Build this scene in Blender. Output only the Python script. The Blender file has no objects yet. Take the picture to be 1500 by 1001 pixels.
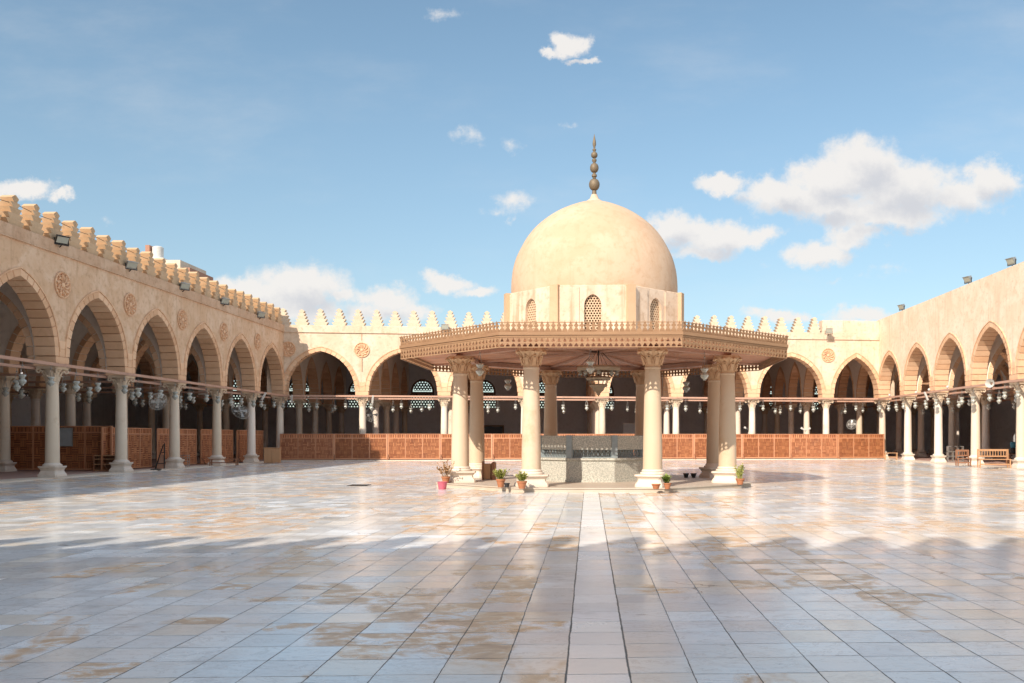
import bpy, math, random
from mathutils import Vector, Matrix
PI = math.pi
R = random.Random(7)
sc = bpy.context.scene
col = sc.collection

# ------------------------------------------------------------------ helpers
class MB:
    def __init__(s):
        s.v = []; s.f = []; s.M = None
    def pt(s, p):
        if s.M is not None:
            p = s.M @ Vector(p)
        s.v.append(tuple(p)); return len(s.v) - 1
    def hexa(s, p):
        i = [s.pt(q) for q in p]
        for f in ((3,2,1,0),(4,5,6,7),(0,1,5,4),(1,2,6,5),(2,3,7,6),(3,0,4,7)):
            s.f.append(tuple(i[k] for k in f))
    def box(s, x0, x1, y0, y1, z0, z1):
        s.hexa([(x0,y0,z0),(x1,y0,z0),(x1,y1,z0),(x0,y1,z0),(x0,y0,z1),(x1,y0,z1),(x1,y1,z1),(x0,y1,z1)])
    def quad(s, a, b, c, d):
        s.f.append((s.pt(a), s.pt(b), s.pt(c), s.pt(d)))
    def lathe(s, prof, n=16, cx=0, cy=0, rot=0.0, cap=True):
        rows = []
        for r, z in prof:
            rows.append([s.pt((cx + r*math.cos(rot+2*PI*k/n), cy + r*math.sin(rot+2*PI*k/n), z)) for k in range(n)])
        for a, b in zip(rows, rows[1:]):
            for k in range(n):
                s.f.append((a[k], a[(k+1)%n], b[(k+1)%n], b[k]))
        if cap:
            s.f.append(tuple(reversed(rows[0]))); s.f.append(tuple(rows[-1]))
    def ngon_ring(s, prof, n=8):      # closed profile (r,z) swept round an n-gon given by its apothem
        k0 = 1/math.cos(PI/n); rows = []
        for a, z in prof:
            rows.append([s.pt((a*k0*math.sin(PI/n+2*PI*k/n), -a*k0*math.cos(PI/n+2*PI*k/n), z)) for k in range(n)])
        for a, b in zip(rows, rows[1:]+rows[:1]):
            for k in range(n):
                s.f.append((a[k], a[(k+1)%n], b[(k+1)%n], b[k]))
    def tube(s, p0, p1, r, n=6, r1=None):
        p0 = Vector(p0); p1 = Vector(p1); d = (p1-p0)
        if d.length < 1e-6: return
        d.normalize(); a = d.orthogonal().normalized(); b = d.cross(a); r1 = r if r1 is None else r1
        A = [s.pt(p0 + r*(a*math.cos(2*PI*k/n)+b*math.sin(2*PI*k/n))) for k in range(n)]
        B = [s.pt(p1 + r1*(a*math.cos(2*PI*k/n)+b*math.sin(2*PI*k/n))) for k in range(n)]
        for k in range(n): s.f.append((A[k], A[(k+1)%n], B[(k+1)%n], B[k]))
        s.f.append(tuple(reversed(A))); s.f.append(tuple(B))
    def path(s, pts, r, n=6):
        for a, b in zip(pts, pts[1:]): s.tube(a, b, r, n)
    def prism(s, poly, y0, y1):       # polygon in x,z extruded along y
        A = [s.pt((x, y0, z)) for x, z in poly]; B = [s.pt((x, y1, z)) for x, z in poly]
        n = len(poly)
        s.f.append(tuple(A)); s.f.append(tuple(reversed(B)))
        for k in range(n): s.f.append((A[(k+1)%n], A[k], B[k], B[(k+1)%n]))
    def sphere(s, c, r, n=10, m=6, sz=1.0):
        prof = [(max(1e-4, r*math.cos(-PI/2+PI*k/m)), c[2]+sz*r*math.sin(-PI/2+PI*k/m)) for k in range(m+1)]
        s.lathe(prof, n, c[0], c[1])
    def mesh(s, name, mat, smooth=None):
        me = bpy.data.meshes.new(name); me.from_pydata(s.v, [], s.f)
        me.materials.append(mat)
        if smooth is not None:
            me.polygons.foreach_set('use_smooth', [True]*len(me.polygons))
            me.set_sharp_from_angle(angle=math.radians(smooth))
        me.update(); return me
    def build(s, name, mat, parent=None, smooth=None, loc=(0,0,0), rz=0):
        return link(name, s.mesh(name, mat, smooth), parent, loc, rz)

def link(name, me, parent=None, loc=(0,0,0), rz=0):
    o = bpy.data.objects.new(name, me); col.objects.link(o)
    o.location = loc; o.rotation_euler = (0,0,rz)
    if parent is not None: o.parent = parent
    return o
def tag(o, label, cat, group=None, kind=None):
    if label: o['label'] = label
    if cat: o['category'] = cat
    if group: o['group'] = group
    if kind: o['kind'] = kind
    return o
def thing(name, label, cat, loc=(0,0,0), rz=0, group=None):
    return tag(link(name, None, None, loc, rz), label, cat, group)
def dup(root, loc, rz, label=None, group=None):
    def cp(o, par):
        c = o.copy(); col.objects.link(c)
        if par is not None: c.parent = par
        for ch in list(kids.get(o.name, [])): cp(ch, c)
        return c
    kids = {}
    st = [root]
    while st:
        o = st.pop()
        k = [c for c in o.children if c.name in alln or True]
        kids[o.name] = k; st += k
    r = cp(root, None); r.location = loc; r.rotation_euler = (0,0,rz)
    if label: r['label'] = label
    if group: r['group'] = group
    return r
alln = {}
ORD = ['first','second','third','fourth','fifth','sixth','seventh','eighth','ninth','tenth','eleventh','twelfth','thirteenth','fourteenth']

# pixel (in the 1500 px wide photo) -> point at a height z or depth Y
F, CX, HY, EYE = 1300.0, 863.0, 641.0, 1.6
def gpt(px, py, z=0.0):
    Y = F*(EYE-z)/(py-HY); return Vector(((px-CX)/F*Y, Y, z))
def dpt(px, py, Y):
    return Vector(((px-CX)/F*Y, Y, EYE+(HY-py)/F*Y))

# ------------------------------------------------------------------ materials
def newmat(name):
    m = bpy.data.materials.new(name); m.use_nodes = True
    nt = m.node_tree; return m, nt, nt.nodes['Principled BSDF']
def N(nt, t, **kw):
    n = nt.nodes.new(t)
    for k, v in kw.items():
        if k.startswith('i_'):
            key = k[2:]; key = int(key) if key.isdigit() else key
            n.inputs[key].default_value = v
        else: setattr(n, k, v)
    return n
def math_(nt, op, a, b=None, c=None, clamp=False):
    n = nt.nodes.new('ShaderNodeMath'); n.operation = op; n.use_clamp = clamp
    for i, x in enumerate((a, b, c)):
        if x is None: continue
        if isinstance(x, (int, float)): n.inputs[i].default_value = x
        else: nt.links.new(x, n.inputs[i])
    return n.outputs[0]
def mix(nt, f, a, b, mode='MIX'):
    n = nt.nodes.new('ShaderNodeMix'); n.data_type = 'RGBA'; n.blend_type = mode
    for s, x in ((n.inputs[0], f), (n.inputs[6], a), (n.inputs[7], b)):
        if isinstance(x, (int, float)): s.default_value = x
        elif isinstance(x, tuple): s.default_value = (*x[:3], 1)
        else: nt.links.new(x, s)
    return n.outputs[2]
def ramp(nt, f, lo, hi, a=0.0, b=1.0):
    n = nt.nodes.new('ShaderNodeMapRange'); n.clamp = True; n.interpolation_type = 'SMOOTHSTEP'
    nt.links.new(f, n.inputs[0])
    for i, v in zip((1,2,3,4), (lo,hi,a,b)): n.inputs[i].default_value = v
    return n.outputs[0]
def noise(nt, vec, scale, detail=4, rough=.55, dist=0.0):
    n = N(nt, 'ShaderNodeTexNoise'); n.inputs['Scale'].default_value = scale
    n.inputs['Detail'].default_value = detail; n.inputs['Roughness'].default_value = rough
    n.inputs['Distortion'].default_value = dist
    nt.links.new(vec, n.inputs['Vector']); return n.outputs['Fac']
def mapv(nt, vec, sc_=(1,1,1), loc=(0,0,0), rot=(0,0,0)):
    n = N(nt, 'ShaderNodeMapping'); n.inputs['Scale'].default_value = sc_
    n.inputs['Location'].default_value = loc; n.inputs['Rotation'].default_value = rot
    nt.links.new(vec, n.inputs['Vector']); return n.outputs[0]
def pos(nt): return N(nt, 'ShaderNodeNewGeometry').outputs['Position']
def objc(nt): return N(nt, 'ShaderNodeTexCoord').outputs['Object']
def island(nt): return N(nt, 'ShaderNodeNewGeometry').outputs['Random Per Island']
def bump(nt, bs, h, strength=.3, dist=.02):
    n = N(nt, 'ShaderNodeBump'); n.inputs['Strength'].default_value = strength; n.inputs['Distance'].default_value = dist
    nt.links.new(h, n.inputs['Height']); nt.links.new(n.outputs[0], bs.inputs['Normal'])

def plaster(name, base, dark, lite, streak=.5, rough=.9):
    m, nt, bs = newmat(name); P = pos(nt)
    a = noise(nt, P, .7, 6, .62, .6); b = noise(nt, P, 4.5, 6, .65)
    st = noise(nt, mapv(nt, P, (2.2, 2.2, .16)), 1.6, 5, .6)
    c = mix(nt, ramp(nt, a, .36, .66), base, lite)
    c = mix(nt, math_(nt, 'MULTIPLY', ramp(nt, b, .47, .75), .8), c, dark)
    c = mix(nt, math_(nt, 'MULTIPLY', ramp(nt, st, .52, .72), streak), c, dark)
    spots = ramp(nt, noise(nt, P, 1.9, 8, .75), .62, .70)
    c = mix(nt, math_(nt, 'MULTIPLY', spots, .35), c, lite)
    nt.links.new(c, bs.inputs['Base Color']); bs.inputs['Roughness'].default_value = rough
    bs.inputs['Specular IOR Level'].default_value = .25
    h = math_(nt, 'ADD', math_(nt, 'MULTIPLY', b, .7), noise(nt, P, 22, 3))
    bump(nt, bs, h, .35, .02); return m
def tint(nt, c, amt):
    r = N(nt, 'ShaderNodeObjectInfo').outputs['Random']
    return mix(nt, 1.0, c, mix(nt, r, tuple(1-amt*k for k in (.7,1,1.5)), (1.04,1.04,1.04)), 'MULTIPLY')
def stone(name, c1, c2, dirt, rough=.85, sc_=3.0, bs_=.3, island_amt=1.0, obj=0):
    m, nt, bs = newmat(name); P = pos(nt)
    a = noise(nt, P, sc_, 6, .6, .3)
    f = math_(nt, 'ADD', math_(nt, 'MULTIPLY', island(nt), island_amt), math_(nt, 'MULTIPLY', math_(nt, 'SUBTRACT', a, .5), 1.2), clamp=True)
    c = mix(nt, f, c1, c2)
    c = mix(nt, math_(nt, 'MULTIPLY', ramp(nt, noise(nt, P, sc_*.5, 6, .7), .52, .74), .65), c, dirt)
    if obj: c = tint(nt, c, obj)
    nt.links.new(c, bs.inputs['Base Color']); bs.inputs['Roughness'].default_value = rough
    bs.inputs['Specular IOR Level'].default_value = .3
    bump(nt, bs, noise(nt, P, sc_*6, 5, .6), bs_, .015); return m
def wood(name, c1, c2, rough=.65, grain=(14,14,1.2), dirt=None, obj=0):
    m, nt, bs = newmat(name); P = pos(nt)
    g = noise(nt, mapv(nt, P, grain), 1.0, 5, .6)
    f = math_(nt, 'ADD', math_(nt, 'MULTIPLY', island(nt), .7), math_(nt, 'MULTIPLY', math_(nt, 'SUBTRACT', g, .35), .9), clamp=True)
    c = mix(nt, f, c1, c2)
    if dirt: c = mix(nt, math_(nt, 'MULTIPLY', ramp(nt, noise(nt, P, 1.3, 5, .7), .5, .72), .6), c, dirt)
    if obj: c = tint(nt, c, obj)
    nt.links.new(c, bs.inputs['Base Color']); bs.inputs['Roughness'].default_value = rough
    bump(nt, bs, g, .25, .01); return m
def plain(name, c, rough=.5, metal=0.0, var=.25):
    m, nt, bs = newmat(name); P = pos(nt)
    d = tuple(x*(1-var) for x in c)
    nt.links.new(mix(nt, noise(nt, P, 6, 5, .6), d, tuple(min(1, x*(1+var*.5)) for x in c)), bs.inputs['Base Color'])
    bs.inputs['Roughness'].default_value = rough; bs.inputs['Metallic'].default_value = metal; return m

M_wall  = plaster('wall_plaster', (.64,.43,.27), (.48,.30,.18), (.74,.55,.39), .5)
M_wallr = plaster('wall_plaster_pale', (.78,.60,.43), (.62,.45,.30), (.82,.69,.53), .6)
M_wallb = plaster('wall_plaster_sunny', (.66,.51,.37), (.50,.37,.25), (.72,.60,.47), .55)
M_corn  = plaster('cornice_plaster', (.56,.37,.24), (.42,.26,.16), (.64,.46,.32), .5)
M_in    = plaster('inner_plaster', (.82,.73,.63), (.70,.62,.53), (.85,.78,.69), .3)
M_dome  = plaster('dome_plaster', (.57,.395,.26), (.52,.34,.215), (.61,.455,.32), .5)
M_drum  = plaster('drum_plaster', (.62,.46,.33), (.44,.30,.19), (.70,.57,.44), .95)
M_vous  = stone('arch_stone', (.63,.38,.22), (.78,.53,.34), (.48,.28,.16), .85, 2.6)
M_merl  = stone('merlon_stone', (.60,.47,.34), (.68,.56,.43), (.52,.39,.26), .9, 3.0, .4, .6)
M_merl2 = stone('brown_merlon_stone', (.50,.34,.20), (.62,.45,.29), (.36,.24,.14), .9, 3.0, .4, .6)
M_butt  = stone('buttress_stone', (.52,.35,.21), (.60,.43,.28), (.40,.26,.15), .9, 3.0, .5, .6)
M_shaft = stone('shaft_marble', (.76,.69,.60), (.84,.79,.72), (.56,.45,.33), .5, 2.0, .15, .3, .22)
M_cap   = stone('capital_stone', (.66,.54,.40), (.74,.64,.51), (.46,.33,.21), .8, 5.0, .5, .3)
M_base  = stone('base_marble', (.70,.62,.53), (.77,.71,.63), (.50,.40,.30), .6, 3.0, .2, .3)
M_pcap  = stone('carved_capital_stone', (.64,.43,.26), (.72,.54,.36), (.42,.27,.14), .85, 7.0, .8, .3)
M_pshaft= stone('pavilion_shaft_marble', (.66,.54,.41), (.73,.64,.52), (.50,.34,.20), .45, 1.6, .12, .2, .12)
M_gran  = stone('granite', (.46,.46,.42), (.80,.78,.70), (.34,.33,.29), .5, 14.0, .1, .0)
m_, nt_, bs_ = newmat('speckled_granite'); P_ = objc(nt_)
sp_ = ramp(nt_, noise(nt_, P_, 24, 3, .7), .36, .64)
gc_ = mix(nt_, sp_, (.30,.315,.28), (.60,.59,.52)); gc_ = mix(nt_, math_(nt_, 'MULTIPLY', ramp(nt_, noise(nt_, P_, 1.6, 5, .7), .45, .7), .4), gc_, (.36,.37,.33))
nt_.links.new(gc_, bs_.inputs['Base Color']); bs_.inputs['Roughness'].default_value = .4; M_gran = m_
M_slate = plain('slate_pillar', (.30,.36,.38), .45)
M_wscr  = wood('screen_wood', (.33,.115,.05), (.60,.27,.13), .6, (10,10,2), (.24,.10,.06), .28)
M_wfrm  = wood('screen_frame_wood', (.48,.22,.12), (.62,.32,.19), .65, (3,3,8), None, .2)
M_wcan  = wood('canopy_wood', (.24,.13,.065), (.37,.225,.125), .75, (2,2,14), (.30,.17,.10))
M_wceil = wood('ceiling_boards', (.55,.22,.11), (.82,.44,.26), .7, (2,2,2), (.38,.17,.11))
M_beam  = wood('tie_beam_wood', (.42,.24,.17), (.54,.34,.25), .75, (2,2,8), (.28,.17,.12))
M_dbeam = wood('dark_beam_wood', (.16,.11,.08), (.26,.18,.13), .75, (2,2,8))
M_wback = plain('screen_backing', (.17,.05,.025), .8)
M_lwood = wood('pale_wood', (.36,.19,.09), (.50,.29,.15), .6, (12,12,1.5))
M_bwood = wood('brown_wood', (.20,.09,.045), (.32,.15,.08), .55, (12,12,1.5))
M_dark  = plain('dark_metal', (.035,.033,.032), .5, .6)
M_grey  = plain('grey_metal', (.34,.34,.32), .45, .5)
M_bronze= plain('weathered_bronze', (.20,.155,.10), .6, .25)
M_chan = plain('aged_brass_grey', (.40,.33,.24), .6, .2)
M_white = plain('white_enamel', (.62,.61,.57), .4)
M_terra = plain('terracotta', (.42,.17,.08), .85)
M_pink  = plain('pink_plastic', (.55,.12,.17), .45)
M_black = plain('black_plastic', (.025,.027,.03), .5)
M_soil  = plain('soil', (.06,.04,.025), .95)
M_leaf  = plain('leaf_green', (.22,.30,.06), .6, 0, .5)
M_leafy = plain('leaf_yellowish', (.34,.36,.09), .6, 0, .5)
M_dry   = plain('dry_stem', (.36,.21,.10), .8, 0, .4)
M_roof  = plain('roof_slab', (.78,.76,.74), .95)
M_far   = plaster('far_wall_plaster', (.68,.71,.74), (.58,.61,.64), (.74,.77,.80), .3)
M_brick = plain('far_brick', (.42,.22,.15), .9)
M_apart = plaster('apartment_plaster', (.62,.52,.40), (.50,.40,.30), (.70,.60,.48), .3)
M_win   = plain('window_dark', (.03,.035,.04), .2)
M_plaque= plain('plaque_grey', (.36,.39,.40), .35)
M_latt  = plain('lattice_iron', (.07,.055,.06), .8)
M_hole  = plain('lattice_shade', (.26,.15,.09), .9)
M_dlatt = stone('drum_lattice_stone', (.60,.44,.29), (.64,.49,.34), (.50,.34,.22), .85, 3, .3, .1)
M_carpet= plain('carpet_red', (.46,.30,.25), .95, 0, .4)
M_ground= plain('city_ground', (.30,.26,.21), .95)
M_curb  = stone('curb_stone', (.62,.54,.44), (.70,.63,.54), (.46,.38,.28), .6, 2.0, .2, .5)
M_pod   = stone('podium_stone', (.50,.44,.36), (.60,.54,.46), (.36,.30,.23), .5, 2.0, .2, .2)
M_blue  = plain('teal_cloth', (.03,.16,.22), .7)

def glass_mat():
    m, nt, bs = newmat('milky_glass')
    nt.links.new(mix(nt, noise(nt, objc(nt), 14, 3), (.30,.31,.27), (.52,.53,.47)), bs.inputs['Base Color'])
    bs.inputs['Roughness'].default_value = .18; bs.inputs['Transmission Weight'].default_value = .12
    bs.inputs['Specular IOR Level'].default_value = .6; return m
M_glass = glass_mat()
M_lens = plain('lamp_lens', (.40,.41,.34), .12)

def floor_mat():
    m, nt, bs = newmat('courtyard_marble'); P = pos(nt)
    sx = N(nt, 'ShaderNodeSeparateXYZ'); nt.links.new(P, sx.inputs[0])
    wob = math_(nt, 'MULTIPLY', math_(nt, 'SUBTRACT', noise(nt, P, 2.2, 5, .7), .5), .026)
    X = math_(nt, 'ADD', sx.outputs[0], wob); Y0 = sx.outputs[1]
    Y = math_(nt, 'SUBTRACT', Y0, math_(nt, 'MULTIPLY', X, .03))
    T = .43
    u = math_(nt, 'DIVIDE', math_(nt, 'ADD', X, .155), T); 
    iu = math_(nt, 'FLOOR', u); fu = math_(nt, 'SUBTRACT', u, iu)
    wn0 = N(nt, 'ShaderNodeTexWhiteNoise', noise_dimensions='1D'); nt.links.new(iu, wn0.inputs['W'])
    # columns of tiles are laid a little out of step with each other
    v = math_(nt, 'ADD', math_(nt, 'DIVIDE', math_(nt, 'ADD', Y, wob), T), math_(nt, 'MULTIPLY', wn0.outputs[0], .10))
    iv = math_(nt, 'FLOOR', v); fv = math_(nt, 'SUBTRACT', v, iv)
    cmb = N(nt, 'ShaderNodeCombineXYZ'); nt.links.new(iu, cmb.inputs[0]); nt.links.new(iv, cmb.inputs[1])
    wn = N(nt, 'ShaderNodeTexWhiteNoise', noise_dimensions='3D'); nt.links.new(cmb.outputs[0], wn.inputs['Vector'])
    rnd = wn.outputs['Value']
    eu = math_(nt, 'MINIMUM', fu, math_(nt, 'SUBTRACT', 1.0, fu)); ev = math_(nt, 'MINIMUM', fv, math_(nt, 'SUBTRACT', 1.0, fv))
    jn = noise(nt, P, 2.1, 5, .7)
    ju = math_(nt, 'MULTIPLY', ramp(nt, math_(nt, 'SUBTRACT', eu, math_(nt, 'MULTIPLY', math_(nt, 'SUBTRACT', jn, .42), .03)), .004, .013, 1, 0), 1.0)
    jv = math_(nt, 'MULTIPLY', ramp(nt, ev, .005, .022, 1, 0), ramp(nt, jn, .36, .62, .45, 1))
    joint = math_(nt, 'MAXIMUM', ju, jv)
    # veins and clouding, offset per tile so that they break at the joints
    offn = N(nt, 'ShaderNodeVectorMath', operation='MULTIPLY_ADD'); nt.links.new(wn.outputs['Color'], offn.inputs[0])
    offn.inputs[1].default_value = (9,9,9); nt.links.new(P, offn.inputs[2])
    TP = offn.outputs[0]
    cloud = noise(nt, mapv(nt, TP, (1.2,2.6,1)), 1.6, 6, .6, .8)
    vein = math_(nt, 'ABSOLUTE', math_(nt, 'SUBTRACT', noise(nt, mapv(nt, TP, (1,2.2,1), (3,1,0)), 2.2, 6, .65, 1.2), .5))
    veinm = ramp(nt, vein, .0, .03, 1, 0)
    c = mix(nt, rnd, (.68,.735,.765), (.80,.85,.875))
    c = mix(nt, math_(nt, 'MULTIPLY', ramp(nt, cloud, .45, .72), .6), c, (.66,.685,.71))
    c = mix(nt, math_(nt, 'MULTIPLY', veinm, .45), c, (.42,.42,.43))
    # central strip of cleaner tiles
    strip = math_(nt, 'COMPARE', iu, 0.0, .1)
    # ochre stains in broad patches, snapping partly to tiles
    pat = noise(nt, mapv(nt, P, (1.0, .55, 1), (4.3, 2.2, 0)), .50, 5, .62, .5)
    blob = None
    for bx, by, brx, bry in ((-1.05,7.9,.45,.35),(-.62,8.5,.42,.8),(-1.0,10.9,.5,.5),(-.75,9.7,.35,.4),(2.2,10.8,.7,.5),(2.55,9.9,.5,.4),(1.7,9.6,.4,.35),(-3.7,11.0,.9,.6),(-2.9,9.2,.8,.5),(-3.1,7.6,.5,.3),(.75,9.4,.4,.5),(3.3,8.9,.5,.3),(-.9,13.5,.8,.9),(-2.2,15.5,1.2,.9),(2.6,15.2,1.2,.8),(-6,16,1.6,1.2)):
        e_ = math_(nt, 'ADD', math_(nt, 'POWER', math_(nt, 'DIVIDE', math_(nt, 'SUBTRACT', sx.outputs[0], bx), brx), 2.0), math_(nt, 'POWER', math_(nt, 'DIVIDE', math_(nt, 'SUBTRACT', Y0, by), bry), 2.0))
        e_ = math_(nt, 'SUBTRACT', .17, math_(nt, 'MULTIPLY', e_, .085))
        blob = e_ if blob is None else math_(nt, 'MAXIMUM', blob, e_)
    far_ = ramp(nt, Y0, 11, 17, -.05, .0)
    pat = math_(nt, 'ADD', pat, math_(nt, 'MAXIMUM', math_(nt, 'ADD', blob, -.0), far_))
    pat2 = math_(nt, 'ADD', pat, math_(nt, 'MULTIPLY', math_(nt, 'SUBTRACT', rnd, .5), .10))
    sm = ramp(nt, pat2, .515, .575)
    fine = noise(nt, mapv(nt, P, (1,1.4,1)), 3.2, 6, .7, .6)
    stn = math_(nt, 'MULTIPLY', sm, ramp(nt, fine, .38, .54), clamp=True)
    wns = N(nt, 'ShaderNodeSeparateColor'); nt.links.new(wn.outputs['Color'], wns.inputs[0])
    stn = math_(nt, 'MULTIPLY', stn, ramp(nt, wns.outputs[0], .12, .5, .12, 1))
    stn = math_(nt, 'MULTIPLY', stn, math_(nt, 'SUBTRACT', 1.0, math_(nt, 'MULTIPLY', strip, .75)))
    c = mix(nt, ramp(nt, wns.outputs[1], .66, .95, 0, .55), c, (.76,.69,.57))
    c = mix(nt, ramp(nt, wns.outputs[1], .25, .05, 0, .45), c, (.56,.58,.60))
    c = mix(nt, math_(nt, 'MULTIPLY', stn, .9), c, mix(nt, ramp(nt, fine, .45, .7), (.64,.41,.21), (.42,.23,.10)))
    ochre2 = ramp(nt, noise(nt, mapv(nt, P, (.8,.8,1), (11,5,0)), .33, 4, .6), .44, .66)
    c = mix(nt, math_(nt, 'MULTIPLY', ochre2, .35), c, (.72,.56,.38))
    c = mix(nt, math_(nt, 'MULTIPLY', strip, .55), c, (.92,.93,.94))
    grey = ramp(nt, noise(nt, mapv(nt, P, (1,1,1), (1,17,0)), .8, 6, .72), .55, .72)
    c = mix(nt, math_(nt, 'MULTIPLY', grey, .5), c, (.40,.385,.38))
    # worn, scuffed black marks and cracks
    ck = N(nt, 'ShaderNodeTexVoronoi', feature='DISTANCE_TO_EDGE'); ck.inputs['Scale'].default_value = .45
    dn = N(nt, 'ShaderNodeVectorMath', operation='MULTIPLY_ADD')
    nn = N(nt, 'ShaderNodeTexNoise'); nn.inputs['Scale'].default_value = 1.1; nn.inputs['Detail'].default_value = 5; nt.links.new(P, nn.inputs['Vector'])
    nt.links.new(nn.outputs['Color'], dn.inputs[0]); dn.inputs[1].default_value = (1.6,1.6,0); nt.links.new(P, dn.inputs[2])
    nt.links.new(dn.outputs[0], ck.inputs['Vector'])
    crack = math_(nt, 'MULTIPLY', ramp(nt, ck.outputs['Distance'], .002, .007, 1, 0), ramp(nt, noise(nt, P, .6, 3), .56, .64))
    scf = math_(nt, 'MULTIPLY', ramp(nt, noise(nt, mapv(nt, P, (1,3.5,1), (7,3,0)), 1.7, 7, .75, .4), .645, .69), .75)
    dk = math_(nt, 'MAXIMUM', math_(nt, 'MULTIPLY', crack, .7), scf)
    c = mix(nt, dk, c, (.14,.135,.13))
    c = mix(nt, math_(nt, 'MULTIPLY', joint, .9), c, (.10,.09,.08))
    sj = math_(nt, 'MULTIPLY', math_(nt, 'LESS_THAN', math_(nt, 'ABSOLUTE', math_(nt, 'SUBTRACT', math_(nt, 'ABSOLUTE', math_(nt, 'SUBTRACT', u, .5)), .5)), math_(nt, 'MULTIPLY', jn, .036)), .8)
    c = mix(nt, sj, c, (.10,.10,.09))
    nt.links.new(c, bs.inputs['Base Color'])
    rg = math_(nt, 'ADD', .04, math_(nt, 'MULTIPLY', noise(nt, P, 1.4, 5, .65), .26))
    rg = math_(nt, 'ADD', rg, math_(nt, 'MULTIPLY', math_(nt, 'POWER', rnd, 3.0), .12))
    rg = math_(nt, 'ADD', rg, math_(nt, 'MULTIPLY', stn, .10))
    rg = math_(nt, 'ADD', rg, math_(nt, 'MULTIPLY', joint, .5), clamp=True)
    nt.links.new(rg, bs.inputs['Roughness'])
    bs.inputs['IOR'].default_value = 1.48
    h = math_(nt, 'ADD', noise(nt, P, .9, 3, .5), math_(nt, 'MULTIPLY', noise(nt, P, 9, 3), .12))
    h = math_(nt, 'SUBTRACT', h, math_(nt, 'MULTIPLY', joint, .25))
    h = math_(nt, 'ADD', h, math_(nt, 'MULTIPLY', rnd, .05))
    bump(nt, bs, h, .22, .02)
    # slabs settled at very slightly different tilts
    gn = N(nt, 'ShaderNodeNewGeometry'); tl = N(nt, 'ShaderNodeVectorMath', operation='MULTIPLY_ADD')
    nt.links.new(wn.outputs['Color'], tl.inputs[0]); tl.inputs[1].default_value = (.016,.016,0)
    t2 = N(nt, 'ShaderNodeVectorMath', operation='ADD'); nt.links.new(gn.outputs['Normal'], t2.inputs[0]); t2.inputs[1].default_value = (-.008,-.008,0)
    nt.links.new(t2.outputs[0], tl.inputs[2]); nr = N(nt, 'ShaderNodeVectorMath', operation='NORMALIZE'); nt.links.new(tl.outputs[0], nr.inputs[0])
    nt.links.new(nr.outputs[0], [q for q in nt.nodes if q.type == 'BUMP'][0].inputs['Normal'])
    return m
M_floor = floor_mat()

# ------------------------------------------------------------------ sky, sun, camera
DX, DY = .66, 1.39                       # shadow shift per metre of height
sun_dir = Vector((-DX, -DY, 1)).normalized()
el = math.asin(sun_dir.z); az = math.atan2(sun_dir.x, sun_dir.y)   # clockwise from +Y
w = bpy.data.worlds.new('World'); sc.world = w; w.use_nodes = True
nt = w.node_tree; bg = nt.nodes['Background']; bg.inputs[1].default_value = .12
sky = N(nt, 'ShaderNodeTexSky'); sky.sky_type = 'NISHITA'; sky.sun_disc = False
sky.sun_elevation = el; sky.sun_rotation = az; sky.air_density = 1.0; sky.dust_density = .6; sky.ozone_density = 1.0
sky.altitude = 50
def cloud_group(blobs):
    g = bpy.data.node_groups.new('cloud_field', 'ShaderNodeTree')
    g.interface.new_socket('V', in_out='INPUT', socket_type='NodeSocketVector')
    g.interface.new_socket('F', in_out='OUTPUT', socket_type='NodeSocketFloat')
    gi = g.nodes.new('NodeGroupInput'); go = g.nodes.new('NodeGroupOutput'); last = None
    for (x, y, rx, ry, k) in blobs:
        cu, cv = (x-CX)/F, (HY-y)/F
        s = N(g, 'ShaderNodeVectorMath', operation='SUBTRACT'); g.links.new(gi.outputs[0], s.inputs[0]); s.inputs[1].default_value = (cu, cv, 0)
        q = N(g, 'ShaderNodeVectorMath', operation='MULTIPLY'); g.links.new(s.outputs[0], q.inputs[0]); q.inputs[1].default_value = (F/rx, F/ry, 0)
        l = N(g, 'ShaderNodeVectorMath', operation='LENGTH'); g.links.new(q.outputs[0], l.inputs[0])
        v = math_(g, 'SUBTRACT', k, l.outputs['Value'])
        last = v if last is None else math_(g, 'SMOOTH_MAX', last, v, .25)
    g.links.new(last, go.inputs[0]); return g
BL = [(1265,245,62,44,1.15),(1215,262,62,32,1.1),(1320,275,85,42,1.15),(1150,283,70,24,1.05),(1062,268,48,15,1.0),(1200,298,110,24,1.0),
      (1400,290,75,34,.9),(1450,262,42,32,1.05),(1290,318,120,26,.95),(1245,345,50,22,.9),(1205,374,56,22,.95),(1238,356,36,20,.9),
      (985,330,38,26,1.05),(1040,345,70,26,1.1),(1105,345,50,18,.9),(1030,370,70,16,.75),
      (838,66,30,20,1.0),(815,78,26,9,.8),(860,90,28,7,.8),
      (652,18,80,36,.20),(686,202,70,44,.20),(745,205,85,42,.12),(828,182,50,30,.16),(750,292,60,38,.36),(732,304,56,24,.26),(752,318,26,36,.12),
      (440,415,74,32,1.1),(365,428,80,24,1.0),(500,430,40,18,.8),(560,438,52,22,.95),(605,452,50,16,.8),
      (655,413,46,15,.9),(700,424,48,11,.8),(410,452,150,30,.85),(560,458,110,22,.7),
      (30,276,52,20,.95),(78,288,26,12,.8),(160,326,80,26,.06),(1300,394,110,40,.12),(1235,410,150,30,.06),(1125,388,70,26,.02),
      (1255,458,70,16,.85),(1140,466,80,12,.75),(1350,462,60,10,.6)]
CG = cloud_group(BL)
tc = N(nt, 'ShaderNodeTexCoord'); sp = N(nt, 'ShaderNodeSeparateXYZ'); nt.links.new(tc.outputs['Generated'], sp.inputs[0])
yy = math_(nt, 'MAXIMUM', sp.outputs[1], .02)
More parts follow.
